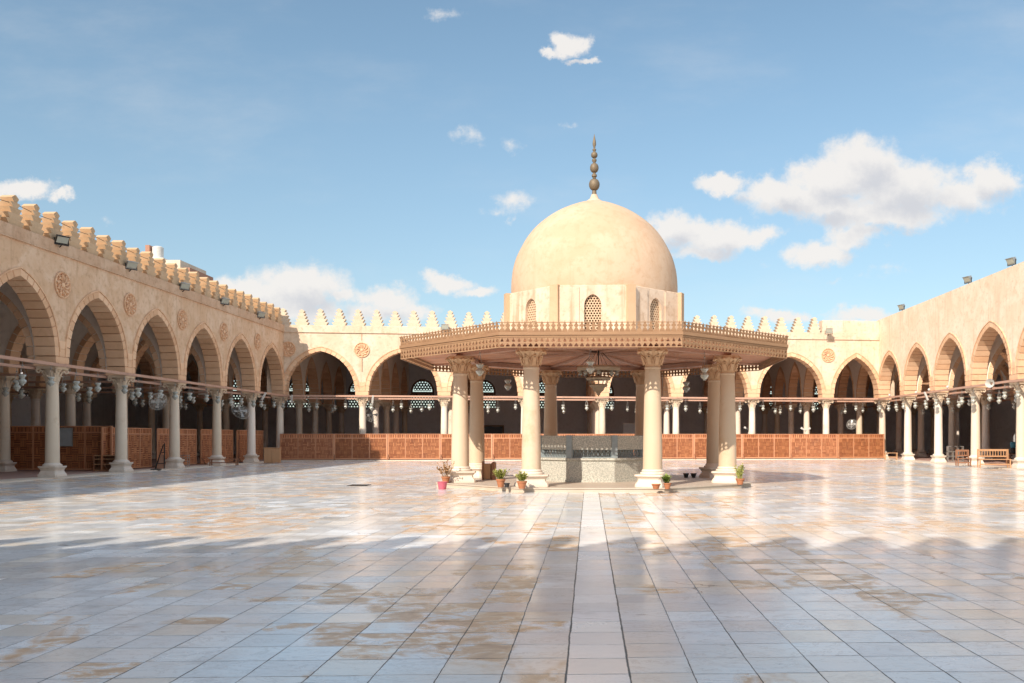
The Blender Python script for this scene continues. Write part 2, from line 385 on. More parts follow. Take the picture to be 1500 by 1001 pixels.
cb = N(nt, 'ShaderNodeCombineXYZ'); nt.links.new(math_(nt, 'DIVIDE', sp.outputs[0], yy), cb.inputs[0]); nt.links.new(math_(nt, 'DIVIDE', sp.outputs[2], yy), cb.inputs[1])
nz = N(nt, 'ShaderNodeTexNoise'); nz.inputs['Scale'].default_value = 16; nz.inputs['Detail'].default_value = 9; nz.inputs['Roughness'].default_value = .68
nt.links.new(cb.outputs[0], nz.inputs['Vector'])
wp = N(nt, 'ShaderNodeVectorMath', operation='MULTIPLY_ADD'); nt.links.new(nz.outputs['Color'], wp.inputs[0]); wp.inputs[1].default_value = (.075,.05,0)
nt.links.new(cb.outputs[0], wp.inputs[2])
wp2 = N(nt, 'ShaderNodeVectorMath', operation='ADD'); nt.links.new(wp.outputs[0], wp2.inputs[0]); wp2.inputs[1].default_value = (-.0375,-.025,0)
g1 = N(nt, 'ShaderNodeGroup'); g1.node_tree = CG; nt.links.new(wp2.outputs[0], g1.inputs[0])
sh = N(nt, 'ShaderNodeVectorMath', operation='ADD'); nt.links.new(wp2.outputs[0], sh.inputs[0]); sh.inputs[1].default_value = (-.010,.020,0)
g2 = N(nt, 'ShaderNodeGroup'); g2.node_tree = CG; nt.links.new(sh.outputs[0], g2.inputs[0])
fn = noise(nt, cb.outputs[0], 42, 6, .62)
fld = math_(nt, 'ADD', g1.outputs[0], math_(nt, 'MULTIPLY', math_(nt, 'SUBTRACT', fn, .5), 1.15))
dens = ramp(nt, fld, -.18, .50)
thin = ramp(nt, noise(nt, mapv(nt, cb.outputs[0], (1,2.6,1)), 2.6, 7, .6), .46, .85, 0, .28)
dens = math_(nt, 'MAXIMUM', dens, thin)
dens = math_(nt, 'MULTIPLY', dens, ramp(nt, sp.outputs[1], .05, .2))
dens = math_(nt, 'MULTIPLY', dens, .93)
under = ramp(nt, math_(nt, 'ADD', g2.outputs[0], math_(nt, 'MULTIPLY', math_(nt, 'SUBTRACT', fn, .5), 1.0)), .15, 1.1)
ccol = mix(nt, under, (5.9,5.65,5.4), (4.3,4.3,4.5))
hz_ = ramp(nt, sp.outputs[2], .0, .45, 1, 0)
skyt = mix(nt, 1.0, sky.outputs[0], mix(nt, hz_, (1.04,1.10,1.0), (.88,.91,.90)), 'MULTIPLY')
skyt = mix(nt, math_(nt, 'MULTIPLY', hz_, .35), skyt, (2.45,3.5,4.0))
fin = mix(nt, dens, skyt, ccol)
# unseen bright cloud veil overhead and behind the camera, added as fill light
side = math_(nt, 'MAXIMUM', ramp(nt, sp.outputs[1], .45, .0), ramp(nt, sp.outputs[2], .55, .75))
ov = math_(nt, 'MULTIPLY', side, ramp(nt, noise(nt, tc.outputs['Generated'], 2.2, 6, .6), .32, .60, .25, .95))
fin = mix(nt, ov, fin, (5.5,6.1,7.0))
nt.links.new(fin, bg.inputs[0])

sl = bpy.data.lights.new('sun', 'SUN'); sl.energy = 4.6; sl.angle = math.radians(.5); sl.color = (1, .86, .72)
so = bpy.data.objects.new('sun', sl); col.objects.link(so); so.rotation_euler = (-sun_dir).to_track_quat('-Z', 'Y').to_euler(); so.location = (-40,-60,60)
cam = bpy.data.cameras.new('camera'); co = bpy.data.objects.new('camera', cam); col.objects.link(co); sc.camera = co
co.location = (0, 0, EYE); co.rotation_euler = (PI/2, 0, 0)
cam.sensor_width = 36; cam.lens = 36*F/1500; cam.shift_x = (750-CX)/1500; cam.shift_y = (HY-500.5)/1500
cam.clip_end = 2000; cam.clip_start = .05
sc.view_settings.view_transform = 'Standard'; sc.view_settings.look = 'None'; sc.view_settings.exposure = 0.40; sc.view_settings.gamma = 1
try:
    sc.cycles.max_bounces = 9; sc.cycles.diffuse_bounces = 8; sc.cycles.glossy_bounces = 3; sc.cycles.transmission_bounces = 3
    sc.cycles.caustics_reflective = False; sc.cycles.caustics_refractive = False
    sc.cycles.use_denoising = True; sc.cycles.sample_clamp_indirect = 6
except Exception: pass

# ------------------------------------------------------------------ ground
g = MB(); g.box(-700,700,-300,1400,-.6,-.02); tag(g.build('ground', M_ground), None, None, kind='structure')
XL, XR, YB, YR = -21.2, 21.8, 60.85, 66.0
TH = .75
ang = math.atan((YR-YB)/(XR-XL)); BLEN = math.hypot(XR-XL, YR-YB)
g = MB(); g.f.append(tuple(g.pt(p) for p in ((XL+.0,-3,0),(XR,-3,0),(XR,YR-.35,0),(XL,YB-.35,0))))
tag(g.build('courtyard_floor', M_floor), None, None, kind='structure')
def slab(name, pts, z0, z1, mat):
    m = MB(); n = len(pts)
    A = [m.pt((x,y,z0)) for x,y in pts]; B = [m.pt((x,y,z1)) for x,y in pts]
    m.f.append(tuple(reversed(A))); m.f.append(tuple(B))
    for k in range(n): m.f.append((A[k], A[(k+1)%n], B[(k+1)%n], B[k]))
    return m.build(name, mat)
def back(lx, ly): return (XL + lx*math.cos(ang) - ly*math.sin(ang), YB + lx*math.sin(ang) + ly*math.cos(ang))
FZ = .05
tag(slab('hall_floor', [(XL-.5,-3),(XL-.5,YB),(XL-16,YB),(XL-16,-3)], -.015, FZ, M_carpet), None, None, kind='structure')
tag(slab('hall_floor', [(XR+16,-3),(XR+16,YR),(XR+.5,YR),(XR+.5,-3)], -.015, FZ, M_carpet), None, None, kind='structure')
tag(slab('hall_floor', [back(-16,.6),back(BLEN+16,.6),back(BLEN+16,21),back(-16,21)], -.012, FZ+.004, M_carpet), None, None, kind='structure')
tag(slab('kerb', [(XL+.55,-3),(XL+.55,YB-.9),(XL-.5,YB-.9),(XL-.5,-3)], -.01, FZ-.004, M_curb), None, None, kind='structure')
tag(slab('kerb', [(XR+.5,-3),(XR+.5,YR-1),(XR-.75,YR-1),(XR-.75,-3)], -.01, FZ-.004, M_curb), None, None, kind='structure')
tag(slab('kerb', [back(-.3,-1.05),back(BLEN+.3,-1.05),back(BLEN+.3,.6),back(-.3,.6)], -.01, FZ, M_curb), None, None, kind='structure')

# ------------------------------------------------------------------ columns
def column_meshes():
    b = MB()
    k = math.sqrt(2)
    # squared pedestal with a pinched waist, chamfered corners
    def oct_(h, z):
        c = h*.88
        return [b.pt(p) for p in ((-c,-h,z),(c,-h,z),(h,-c,z),(h,c,z),(c,h,z),(-c,h,z),(-h,c,z),(-h,-c,z))]
    rows = [oct_(h, z) for h, z in ((.385,FZ),(.385,.13),(.34,.20),(.305,.29),(.33,.37),(.375,.42),(.38,.47))]
    for a, c in zip(rows, rows[1:]):
        for i in range(8): b.f.append((a[i], a[(i+1)%8], c[(i+1)%8], c[i]))
    b.f.append(tuple(rows[-1]))
    b.lathe([(.34,.47),(.35,.50),(.33,.54),(.285,.56),(.262,.60)], 24)
    base = b.mesh('base', M_base, 35)
    s = MB(); s.lathe([(.258,.58),(.25,1.6),(.232,2.9),(.214,3.70),(.236,3.73),(.236,3.78),(.21,3.80)], 24); shaft = s.mesh('column', M_shaft, 35)
    c = MB(); c.lathe([(.212,3.78),(.225,3.95),(.26,4.15),(.34,4.30)], 20)
    for lvl, (z0, zt, r0, out, n, ph) in enumerate(((3.80,4.04,.22,.11,8,0),(3.92,4.22,.235,.16,8,PI/8))):
        for i in range(n):
            a = ph+2*PI*i/n; ca, sa = math.cos(a), math.sin(a)
            def P(r, t, z): return (r*ca - t*sa, r*sa + t*ca, z)
            wd = .085
            prof = [(r0+.005,z0,wd),(r0+.03,z0+(zt-z0)*.5,wd*1.1),(r0+out*.6,z0+(zt-z0)*.85,wd*.9),(r0+out,zt,wd*.5),(r0+out+.02,zt-.05,wd*.3)]
            for p, q in zip(prof, prof[1:]):
                c.quad(P(p[0],-p[2],p[1]), P(p[0]+.03,0,p[1]), P(q[0]+.03,0,q[1]), P(q[0],-q[2],q[1]))
                c.quad(P(p[0]+.03,0,p[1]), P(p[0],p[2],p[1]), P(q[0],q[2],q[1]), P(q[0]+.03,0,q[1]))
    for i in range(4):      # corner volutes
        a = PI/4+PI/2*i; ca, sa = math.cos(a), math.sin(a)
        pts = []
        for t in range(9):
            th = t/8*1.6*PI; rr = .085*(1-.5*t/8)
            pts.append((.50+rr*math.cos(PI/2-th)-.02, 4.20+rr*math.sin(PI/2-th)))
        pts = [(.26,3.98),(.33,4.14),(.42,4.26)]+pts
        for p, q in zip(pts, pts[1:]):
            c.tube((p[0]*ca,p[0]*sa,p[1]), (q[0]*ca,q[0]*sa,q[1]), .034, 5)
    # abacus with concave sides
    ring = []
    for i in range(4):
        a0 = PI/4+PI/2*i
        for t in (-.06, .06): ring.append((.60, a0+t))
        ring.append((.43, a0+PI/4))
    for z0, z1, gq in ((4.29,4.34,.94),(4.34,4.39,1.0)):
        A = [c.pt((r*gq*math.cos(a), r*gq*math.sin(a), z0)) for r, a in ring]; B = [c.pt((r*gq*math.cos(a), r*gq*math.sin(a), z1)) for r, a in ring]
        for i in range(len(ring)): c.f.append((A[i], A[(i+1)%len(ring)], B[(i+1)%len(ring)], B[i]))
        c.f.append(tuple(B)); c.f.append(tuple(reversed(A)))
    cap = c.mesh('capital', M_cap, 40)
    return shaft, base, cap
COLM = column_meshes()
def add_column(parent, x, y, rz=0):
    o = link('column', COLM[0], parent, (x,y,0), rz)
    link('base', COLM[1], o, (0,0,0), R.choice((0,0,.03,-.03))); link('capital', COLM[2], o)
    return o

# ------------------------------------------------------------------ arches
ZI, ZS, ZA = 4.40, 4.78, 7.52          # top of capital, springing, crown of the opening
def arch_profile(x0, x1, pier, off=0.0, n=22):
    """points from the left jamb up over the crown to the right jamb"""
    a = (x1-x0)/2 - pier/2; xc = (x0+x1)/2; h = ZA-ZS
    d = (h*h-a*a)/(2*a); d = max(d, -.2*a)
    Rr = a+d
    am = math.acos(min(1, d/Rr)) if Rr > abs(d) else PI/2
    L = []
    for k in range(n+1):
        t = am*k/n
        L.append((xc+d-(Rr+off)*math.cos(t), ZS+(Rr+off)*math.sin(t)))
    if off: # clip at the centre line
        L = [p for p in L if p[0] < xc]
        t = math.acos(min(1, d/(Rr+off))); L.append((xc, ZS+(Rr+off)*math.sin(t)))
    L = L[:-1] + [(xc, L[-1][1])]
    return L, [(2*xc-x, z) for x, z in reversed(L[:-1])]
def ring_mesh(span, pier, th, rw=.25, proud=.03):
    m = MB(); key = (round(span,2), pier, th)
    xi, xo = arch_profile(0, span, pier)[0], None
    a = span/2-pier/2; xc = span/2; h = ZA-ZS; d = max((h*h-a*a)/(2*a), -.2*a); Rr = a+d
    am = math.acos(min(1, d/Rr)); y0, y1 = -th/2-proud, th/2+proud
    gap = .018
    def blk(p, flip):
        q = [(span-x, z) for x, z in p] if flip else p
        if flip: q = [q[1], q[0], q[3], q[2]]
        m.hexa([(q[0][0],y0,q[0][1]),(q[1][0],y0,q[1][1]),(q[1][0],y1,q[1][1]),(q[0][0],y1,q[0][1]),
                (q[3][0],y0,q[3][1]),(q[2][0],y0,q[2][1]),(q[2][0],y1,q[2][1]),(q[3][0],y1,q[3][1])])
    xl = xc-a
    for flip in (0, 1):
        nz_ = 1; 
        for k in range(nz_):
            z0 = ZI+.10+(ZS-ZI-.10)*k/nz_; z1 = ZI+.10+(ZS-ZI-.10)*(k+1)/nz_
            blk([(xl-rw-.02,z0+gap),(xl-.035,z0+gap),(xl-.035,z1-gap),(xl-rw-.02,z1-gap)], flip)
        nb = max(6, int(Rr*am/.34))
        for k in range(nb):
            t0 = am*k/nb; t1 = am*(k+1)/nb; e = gap/Rr
            def C(r, t): return (xc+d-r*math.cos(t), ZS+r*math.sin(t))
            i0, i1 = C(Rr,t0+e), C(Rr,t1-e); o0, o1 = C(Rr+rw,t0+e), C(Rr+rw,t1-e)
            if k == nb-1:
                i1 = (xc-.004, ZS+Rr*math.sin(am)); 
                tt = math.acos(min(1, d/(Rr+rw))); o1 = (xc-.004, ZS+(Rr+rw)*math.sin(tt))
            if o0[0] > xc: o0 = (xc-.006, o1[1]-.02)
            blk([o0, i0, i1, o1], flip)
    return m
RINGS = {}
def ring(parent, x0, x1, pier, th):
    k = (round(x1-x0,2), pier, th)
    if k not in RINGS: RINGS[k] = ring_mesh(x1-x0, pier, th).mesh('arch_ring', M_vous)
    return link('arch_ring', RINGS[k], parent, (x0,0,0))
def rim_moulding(m, x0, x1, pier, th):
    L, Rt = arch_profile(x0, x1, pier, .265, 22); P = L+Rt
    y0, y1 = -th/2-.055, -th/2+.0
    Q = arch_profile(x0, x1, pier, .31, 22); Q = Q[0]+Q[1]
    n = min(len(P), len(Q))
    P = P if len(P)==n else P[:n//2+1]+P[-(n//2):]; Q = Q if len(Q)==n else Q[:n//2+1]+Q[-(n//2):]
    for a, b, c_, e in zip(P, P[1:], Q[1:], Q):
        m.hexa([(e[0],y0,e[1]),(a[0],y0,a[1]),(a[0],y1,a[1]),(e[0],y1,e[1]),(c_[0],y0,c_[1]),(b[0],y0,b[1]),(b[0],y1,b[1]),(c_[0],y1,c_[1])])
def wall_mesh(xs, top, pier, th, ends=(0,0)):
    """wall above the capitals with an arched hole in every bay"""
    m = MB(); y0, y1 = -th/2, th/2; zb = ZI+.10
    off = .05
    n = len(xs)
    segs = []   # (x,z of hole boundary) list over whole length
    xa = xs[0]-pier/2-ends[0]
    edges = []
    for i in range(n-1):
        L, Rt = arch_profile(xs[i], xs[i+1], pier); P = L+Rt
        cxx = (xs[i]+xs[i+1])/2
        P = [(x-off if x < cxx-.01 else (x+off if x > cxx+.01 else x), z+off) for x, z in P]
        P = [(P[0][0]-.03, zb), (P[0][0]-.03, ZS)]+P+[(P[-1][0]+.03, ZS), (P[-1][0]+.03, zb)]
        edges.append(P)
    prev = xa
    for P in edges+[None]:
        nx = P[0][0] if P else xs[-1]+pier/2+ends[1]
        m.box(prev, nx, y0, y1, zb, top)
        if P:
            for a, b in zip(P, P[1:]):
                if b[0]-a[0] > 1e-5:
                    m.quad((a[0],y0,a[1]),(b[0],y0,b[1]),(b[0],y0,top),(a[0],y0,top))
                    m.quad((b[0],y1,b[1]),(a[0],y1,a[1]),(a[0],y1,top),(b[0],y1,top))
                m.quad((b[0],y0,b[1]),(a[0],y0,a[1]),(a[0],y1,a[1]),(b[0],y1,b[1]))
            m.quad((P[0][0],y0,top),(P[-1][0],y0,top),(P[-1][0],y1,top),(P[0][0],y1,top))
            prev = P[-1][0]
    return m
def imposts(parent, xs, pier, th):
    for x in xs:
        m = MB(); m.box(x-pier/2-.03, x+pier/2+.03, -th/2-.06, th/2+.06, ZI-.008, ZI+.104); m.build('impost', M_vous, parent)
def merlon_mesh(mat):
    half = [(.36,0),(.49,.21),(.29,.23),(.42,.43),(.21,.45),(.34,.65),(.13,.67),(.265,.85),(.09,.87),(.19,1.02),(.15,1.05),(.03,1.13)]
    m = MB(); poly = [(-x, z) for x, z in half]; poly = list(reversed(poly)); poly = poly + half[:0]
    P = [(x, z) for x, z in half] + [(-x, z) for x, z in reversed(half)]
    # build tier by tier so that every face stays convex
    for (x0,z0),(x1,z1) in zip(half, half[1:]):
        if z1-z0 < .03 and x1 < x0:
            m.hexa([(-x0,-.23,z0),(x0,-.23,z0),(x0,.23,z0),(-x0,.23,z0),(-x1,-.23,z1),(x1,-.23,z1),(x1,.23,z1),(-x1,.23,z1)])
        else:
            m.hexa([(-x0,-.23,z0),(x0,-.23,z0),(x0,.23,z0),(-x0,.23,z0),(-x1,-.23,z1),(x1,-.23,z1),(x1,.23,z1),(-x1,.23,z1)])
    return m.mesh('merlon', mat)
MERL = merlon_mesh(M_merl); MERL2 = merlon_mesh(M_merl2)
def rosette_mesh(th):
    m = MB(); y = -th/2
    m.M = Matrix.Translation((0, y, 0)) @ Matrix.Rotation(PI/2, 4, 'X')
    m.lathe([(.50,-.01),(.50,.035),(.43,.035),(.42,.02),(.001,.02)], 36, cap=False)
    for k in range(36):      # raised rim
        a, b = 2*PI*k/36, 2*PI*(k+1)/36
        m.tube((.49*math.cos(a),.49*math.sin(a),.045),(.49*math.cos(b),.49*math.sin(b),.045),.035,5)
    for k in range(10):      # swirled petals
        a = 2*PI*k/10; pts = []
        for t in range(6):
            r = .12+.27*t/5; th_ = a+.55*(t/5)**1.5; pts.append((r*math.cos(th_), r*math.sin(th_), .035+.02*math.sin(PI*t/5)))
        for t, (p, q) in enumerate(zip(pts, pts[1:])): m.tube(p, q, .016+.012*t, 5, .016+.012*(t+1))
    m.lathe([(.10,.0),(.10,.06),(.06,.09),(.001,.09)], 14, cap=False)
    return m.mesh('rosette', M_vous, 40)
ROS = rosette_mesh(TH)

def tie_beams(parent, xs, y, z, mat, s=.06, name='tie_beam', dz=.012):
    for a, b in zip(xs, xs[1:]):
        m = MB(); j = R.uniform(-dz, dz); k = R.uniform(-dz, dz)
        m.hexa([(a+.003,y-s,z-s+j),(b-.003,y-s,z-s+k),(b-.003,y+s,z-s+k),(a+.003,y+s,z-s+j),(a+.003,y-s,z+s+j),(b-.003,y-s,z+s+k),(b-.003,y+s,z+s+k),(a+.003,y+s,z+s+j)])
        m.build(name, mat, parent)

def arcade(name, label, loc, rz, xs, top, pier=.95, mat=M_wall, merl=None, ros=True, cornice=True, detail=True, ends=(.3,.3), skipcol=()):
    t = thing(name, label, 'arcade', loc, rz)
    wm = wall_mesh(xs, top, pier, TH, ends); wm.build('wall', mat, t)
    for a, b in zip(xs, xs[1:]): ring(t, a, b, pier, TH)
    imposts(t, xs, pier, TH)
    for x in xs:
        m = MB()
        for z0, z1 in ((ZI+.108, ZS-.012), (ZS+.006, 5.08), (5.098, 5.40)): m.box(x-.235, x+.235, -TH/2-.027, TH/2+.027, z0, z1)
        m.build('pier', M_vous, t)
    for i, x in enumerate(xs):
        if i not in skipcol: add_column(t, x, 0)
    if detail:
        for a, b in zip(xs, xs[1:]):
            m = MB(); rim_moulding(m, a, b, pier, TH); m.build('arch_moulding', M_vous, t)
        tie_beams(t, xs, -.47, ZI+.04, M_beam, .058); tie_beams(t, xs, .50, ZI-.10, M_beam, .05, 'tie_beam')
    if cornice:
        m = MB(); x0, x1 = xs[0]-.6, xs[-1]+.6
        x1c = min(x1, cornice[1]) if isinstance(cornice, tuple) else x1
        m.hexa([(x0,-TH/2-.05,top-.44),(x1,-TH/2-.05,top-.44),(x1,-TH/2+.01,top-.44),(x0,-TH/2+.01,top-.44),(x0,-TH/2-.07,top-.02),(x1,-TH/2-.07,top-.02),(x1,-TH/2+.01,top+.012),(x0,-TH/2+.01,top+.012)])
        m.box(x0, x1, -TH/2-.085, -TH/2+.01, top-.50, top-.445)
        m.build('cornice', M_corn if mat is M_wall else mat, t)
    if ros:
        for x in xs[1:-1]: link('rosette', ROS, t, (x, 0, 7.62))
    if merl:
        for x in merl:
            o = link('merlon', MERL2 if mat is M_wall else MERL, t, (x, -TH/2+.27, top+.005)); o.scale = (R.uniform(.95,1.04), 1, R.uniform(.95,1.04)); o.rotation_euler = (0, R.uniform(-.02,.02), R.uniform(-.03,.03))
    return t
SL, SR = 5.16, 5.31
TOP = 9.28
# left wall
nl = 12; y0l = YB-nl*SL
ml = [x for x in [ (32.27-y0l)+1.255*k for k in range(-26, 24)] if .3 < x < nl*SL-.5]
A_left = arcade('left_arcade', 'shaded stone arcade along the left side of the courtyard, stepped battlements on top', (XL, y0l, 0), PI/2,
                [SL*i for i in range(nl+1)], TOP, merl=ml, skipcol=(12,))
# right wall
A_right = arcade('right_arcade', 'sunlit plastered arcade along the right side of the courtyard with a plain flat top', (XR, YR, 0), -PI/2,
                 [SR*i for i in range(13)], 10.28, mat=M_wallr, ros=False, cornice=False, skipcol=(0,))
# back wall
XB = [-21.2,-15.7,-10.15,-4.6,.93,6.27,11.9,17.48,21.84]
xb = [(x-XL)/math.cos(ang) for x in XB]; xb[-1] = BLEN
mb_ = [1.50+1.258*k for k in range(0, 30) if 1.50+1.258*k < 38.6]
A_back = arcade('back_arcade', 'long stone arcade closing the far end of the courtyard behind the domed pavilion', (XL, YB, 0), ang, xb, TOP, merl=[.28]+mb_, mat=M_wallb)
m = MB(); m.box(38.55, BLEN+.2, -TH/2+.06, TH/2, TOP+.003, 10.2); m.build('parapet_block', M_wallb, A_back)
link('rosette', ROS, A_back, (.62, 0, 7.62))
m = MB()
for px_ in (xb[1],): m.box(px_-.03, px_+.03, -TH/2-.05, -TH/2-.002, 6.15, 7.05)
m.tube((xb[1]-.02,-TH/2-.03,8.3),(xb[1]-.02,-TH/2-.03,9.0),.02)
m.build('drain_pipe', M_corn, A_back)
# wall behind the camera (throws the toothed shadow on the near paving)
xf = [4.8*i for i in range(10)]
A_front = arcade('front_arcade', 'arcade wall on the near side of the courtyard whose battlements shade the paving', (21.6, -.52, 0), PI,
                 xf, TOP, merl=[21.6-(-4.83+1.2*k) for k in range(-13, 22)], ros=False, detail=False, ends=(.5,.5))

# ------------------------------------------------------------------ inner arcades, outer walls, roofs
def inner(label, loc, rz, bay, nb, group, pier=.95, beams=True):
    t = thing('inner_arcade', label, 'arcade', loc, rz, group)
    key = (bay, nb)
    if key not in INN:
        xs = [bay*i for i in range(nb+1)]
        mm = wall_mesh(xs, 8.78, pier, .62, (-pier/2-.1, 0)); INN[key] = (mm.mesh('wall', M_in), )
        b = MB()
        b.box(-pier/2-.03, pier/2+.03, -.37, .37, ZI-.008, ZI+.104)
        INN[key] += (b.mesh('impost', M_vous),)
        b = MB()
        b.box(.003, xs[1]-.003, .36, .46, ZI-.04, ZI+.06)
        INN[key] += (b.mesh('tie_beam', M_beam),)
    link('wall', INN[key][0], t)
    for i in range(nb):
        link('impost', INN[key][1], t, (bay*(i+1),0,0)); link('tie_beam', INN[key][2], t, (bay*i,0,0))
    for i in range(nb): ring(t, bay*i, bay*(i+1), pier, .62)
    for i in range(1, nb+1): add_column(t, bay*i, 0)
    return t
INN = {}
for i in range(4, 12):
    k = 12-i
    inner(f'inner stone arcade inside the left hall, {ORD[k-1]} counting out from the far corner', (XL-.32, y0l+SL*i, 0), PI, 5.0, 3, 'inner arcades of the left hall')
for i in range(0, 9):
    inner(f'inner stone arcade inside the far hall, {ORD[i]} counting from the left corner', (*back(xb[i], .32), 0), ang*.4+PI/2, 4.5, 4, 'inner arcades of the far hall')
for i in (1,2):
    inner(f'inner stone arcade in the far left corner hall, {ORD[i-1]} beyond the courtyard corner', (*back(-5.2*i, .32), 0), ang*.4+PI/2, 4.5, 4, 'inner arcades of the far hall')
for i in (1,2):
    inner(f'inner stone arcade in the far right corner hall, {ORD[i-1]} beyond the courtyard corner', (*back(BLEN+5.2*i, .32), 0), ang*.4+PI/2, 4.5, 4, 'inner arcades of the far hall')
inner('inner stone arcade running back from the far right courtyard corner', (XR+.32, YR+.35, 0), 0, 5.0, 3, 'inner arcades of the right hall')
for i in range(1, 8):
    inner(f'inner stone arcade inside the right hall, {ORD[i-1]} counting out from the far corner', (XR+.32, YR-SR*i, 0), 0, 5.0, 3, 'inner arcades of the right hall')

def hex_lattice(m, cx_, cz, inside, s, th=.05, hole=.62, y=0.0):
    """pierced screen: hexagonal cells with a smaller hexagonal hole each"""
    dx, dz = s*math.sqrt(3), s*1.5; nn = 40
    for r in range(-nn, nn):
        for q in range(-nn, nn):
            x = cx_+dx*(q+.5*(r%2)); z = cz+dz*r
            if not inside(x, z): continue
            o = [(x+s*math.sin(PI/3*k), z+s*math.cos(PI/3*k)) for k in range(6)]
            h = [(x+hole*s*math.sin(PI/3*k+.5), z+hole*s*math.cos(PI/3*k+.5)) for k in range(6)]
            for k in range(6):
                j = (k+1)%6
                m.quad((o[k][0],y,o[k][1]),(o[j][0],y,o[j][1]),(h[j][0],y,h[j][1]),(h[k][0],y,h[k][1]))
                m.quad((h[k][0],y,h[k][1]),(h[j][0],y,h[j][1]),(h[j][0],y+th,h[j][1]),(h[k][0],y+th,h[k][1]))
# outer back wall with an arched lattice window in the middle of each bay
def outer_wall(label, loc, rz, centres, x0, x1, hh, th=.5, wr=1.05, zb=4.3, zs=5.75):
    t = thing('outer_wall', label, 'wall', loc, rz)
    m = MB(); c = list(centres); prev = x0
    for x in c+[None]:
        nx = x-wr if x is not None else x1
        m.box(prev, nx, 0, th, 0, hh)
        if x is None: break
        m.box(x-wr, x+wr, 0, th, 0, zb)
        P = [(x+wr*math.cos(PI-PI*k/16), zs+1.12*wr*math.sin(PI*k/16)) for k in range(17)]
        for a, b in zip(P, P[1:]):
            for y, fl in ((0,0),(th,1)):
                q = [(a[0],y,a[1]),(b[0],y,b[1]),(b[0],y,hh),(a[0],y,hh)]; m.quad(*(reversed(q) if fl else q))
            m.quad((b[0],0,b[1]),(a[0],0,a[1]),(a[0],th,a[1]),(b[0],th,b[1]))
        prev = x+wr
    m.build('wall', M_far, t)
    for x in c:
        f = MB(); f.box(x-wr-.0, x+wr, .12, .30, zs-.28, zs+.02)
        for k in range(16):
            a0, a1 = PI*k/16, PI*(k+1)/16
            f.hexa([(x+wr*.84*math.cos(a0),.12,zs+wr*.95*math.sin(a0)),(x+wr*math.cos(a0),.12,zs+1.12*wr*math.sin(a0)),(x+wr*math.cos(a0),.3,zs+1.12*wr*math.sin(a0)),(x+wr*.84*math.cos(a0),.3,zs+wr*.95*math.sin(a0)),
                    (x+wr*.84*math.cos(a1),.12,zs+wr*.95*math.sin(a1)),(x+wr*math.cos(a1),.12,zs+1.12*wr*math.sin(a1)),(x+wr*math.cos(a1),.3,zs+1.12*wr*math.sin(a1)),(x+wr*.84*math.cos(a1),.3,zs+wr*.95*math.sin(a1))])
        o = f.build('window', M_dbeam, t)
        l = MB()
        hex_lattice(l, x, zs, lambda a, b: (zs+.02 < b and ((a-x)/(wr*.86))**2+((b-zs)/(wr*.98))**2 < 1) or (zb-.05 < b < zs-.2 and abs(a-x) < wr), .15, .05, .50, .2)
        l.build('lattice', M_latt, o)
    return t
bc = [(a+b)/2 for a, b in zip(xb, xb[1:])]
outer_wall('grey outer wall at the back of the far hall, pierced by arched lattice windows', (*back(0, 19.3), 0), ang, [-8.0,-2.6]+bc+[BLEN+2.6], -17, BLEN+17, 9.0)
outer_wall('outer wall at the back of the left hall', (XL-15.8, y0l-3, 0), PI/2, [3+SL*(i+.5) for i in range(4, 12)], 0, nl*SL+3.2, 9.0)
outer_wall('outer wall at the back of the right hall', (XR+15.8, YR+.2, 0), -PI/2, [.2+SR*(i+.5) for i in range(0, 8)], 0, 66, 9.0)
outer_wall('near hall back wall behind the photographer', (40, -12, 0), PI, [], 0, 80, 9.0)
outer_wall('end wall of the far hall on the left', (*back(-17,21), 0), ang-PI/2, [], 0, 21, 9.0)
outer_wall('end wall of the far hall on the right', (*back(BLEN+17,-2), 0), ang+PI/2, [], 0, 23, 9.0)
def roof(pts, label): tag(slab('hall_roof', pts, 8.80, 9.05, M_roof), label, 'roof')
roof([(XL-.37,-12.0),(XL-.37,YB),(XL-16.3,YB),(XL-16.3,-12.0)], 'flat roof slab over the left hall')
roof([(XR+16.3,-12.0),(XR+16.3,YR),(XR+.37,YR),(XR+.37,-12.0)], 'flat roof slab over the right hall')
q0, q1, q2, q3 = back(-17,.37), back(BLEN+17,.37), back(BLEN+17,19.8), back(-17,19.8)
o = slab('hall_roof', [q0,q1,q2,q3], 8.81, 9.07, M_roof); tag(o, 'flat roof slab over the far hall', 'roof')
roof([(XL+.0,-12.2),(XR-.0,-12.2),(XR-.0,-.9),(XL,-.9)], 'flat roof slab over the near hall')
# dark ceiling joists of the halls
def joists(label, loc, rz, n, step, length, z=8.55):
    t = thing('ceiling_beams', label, 'beams', loc, rz)
    m = MB()
    for k in range(n): m.box(k*step-.12, k*step+.12, .4, length, z, z+.26)
    m.build('joist', M_dbeam, t)
joists('dark timber ceiling joists crossing the left hall', (XL, y0l+20, 0), PI/2, 34, 1.2, 15)
joists('dark timber ceiling joists crossing the right hall', (XR, YR, 0), -PI/2, 34, 1.2, 15)
joists('dark timber ceiling joists crossing the far hall', (XL, YB, 0), ang, 36, 1.2, 19)
# horizontal dark tie beams across right hall bays
t = thing('bracing_beams', 'dark wooden bracing beams spanning between the arches of the right hall', 'beams', (XR, YR, 0), -PI/2)
m = MB()
for i in range(12):
    for y in (1.4, 3.6): m.box(SR*i+.3, SR*(i+1)-.3, y, y+.14, 6.35+.5*(y>2), 6.5+.5*(y>2))
m.build('beam', M_dbeam, t)
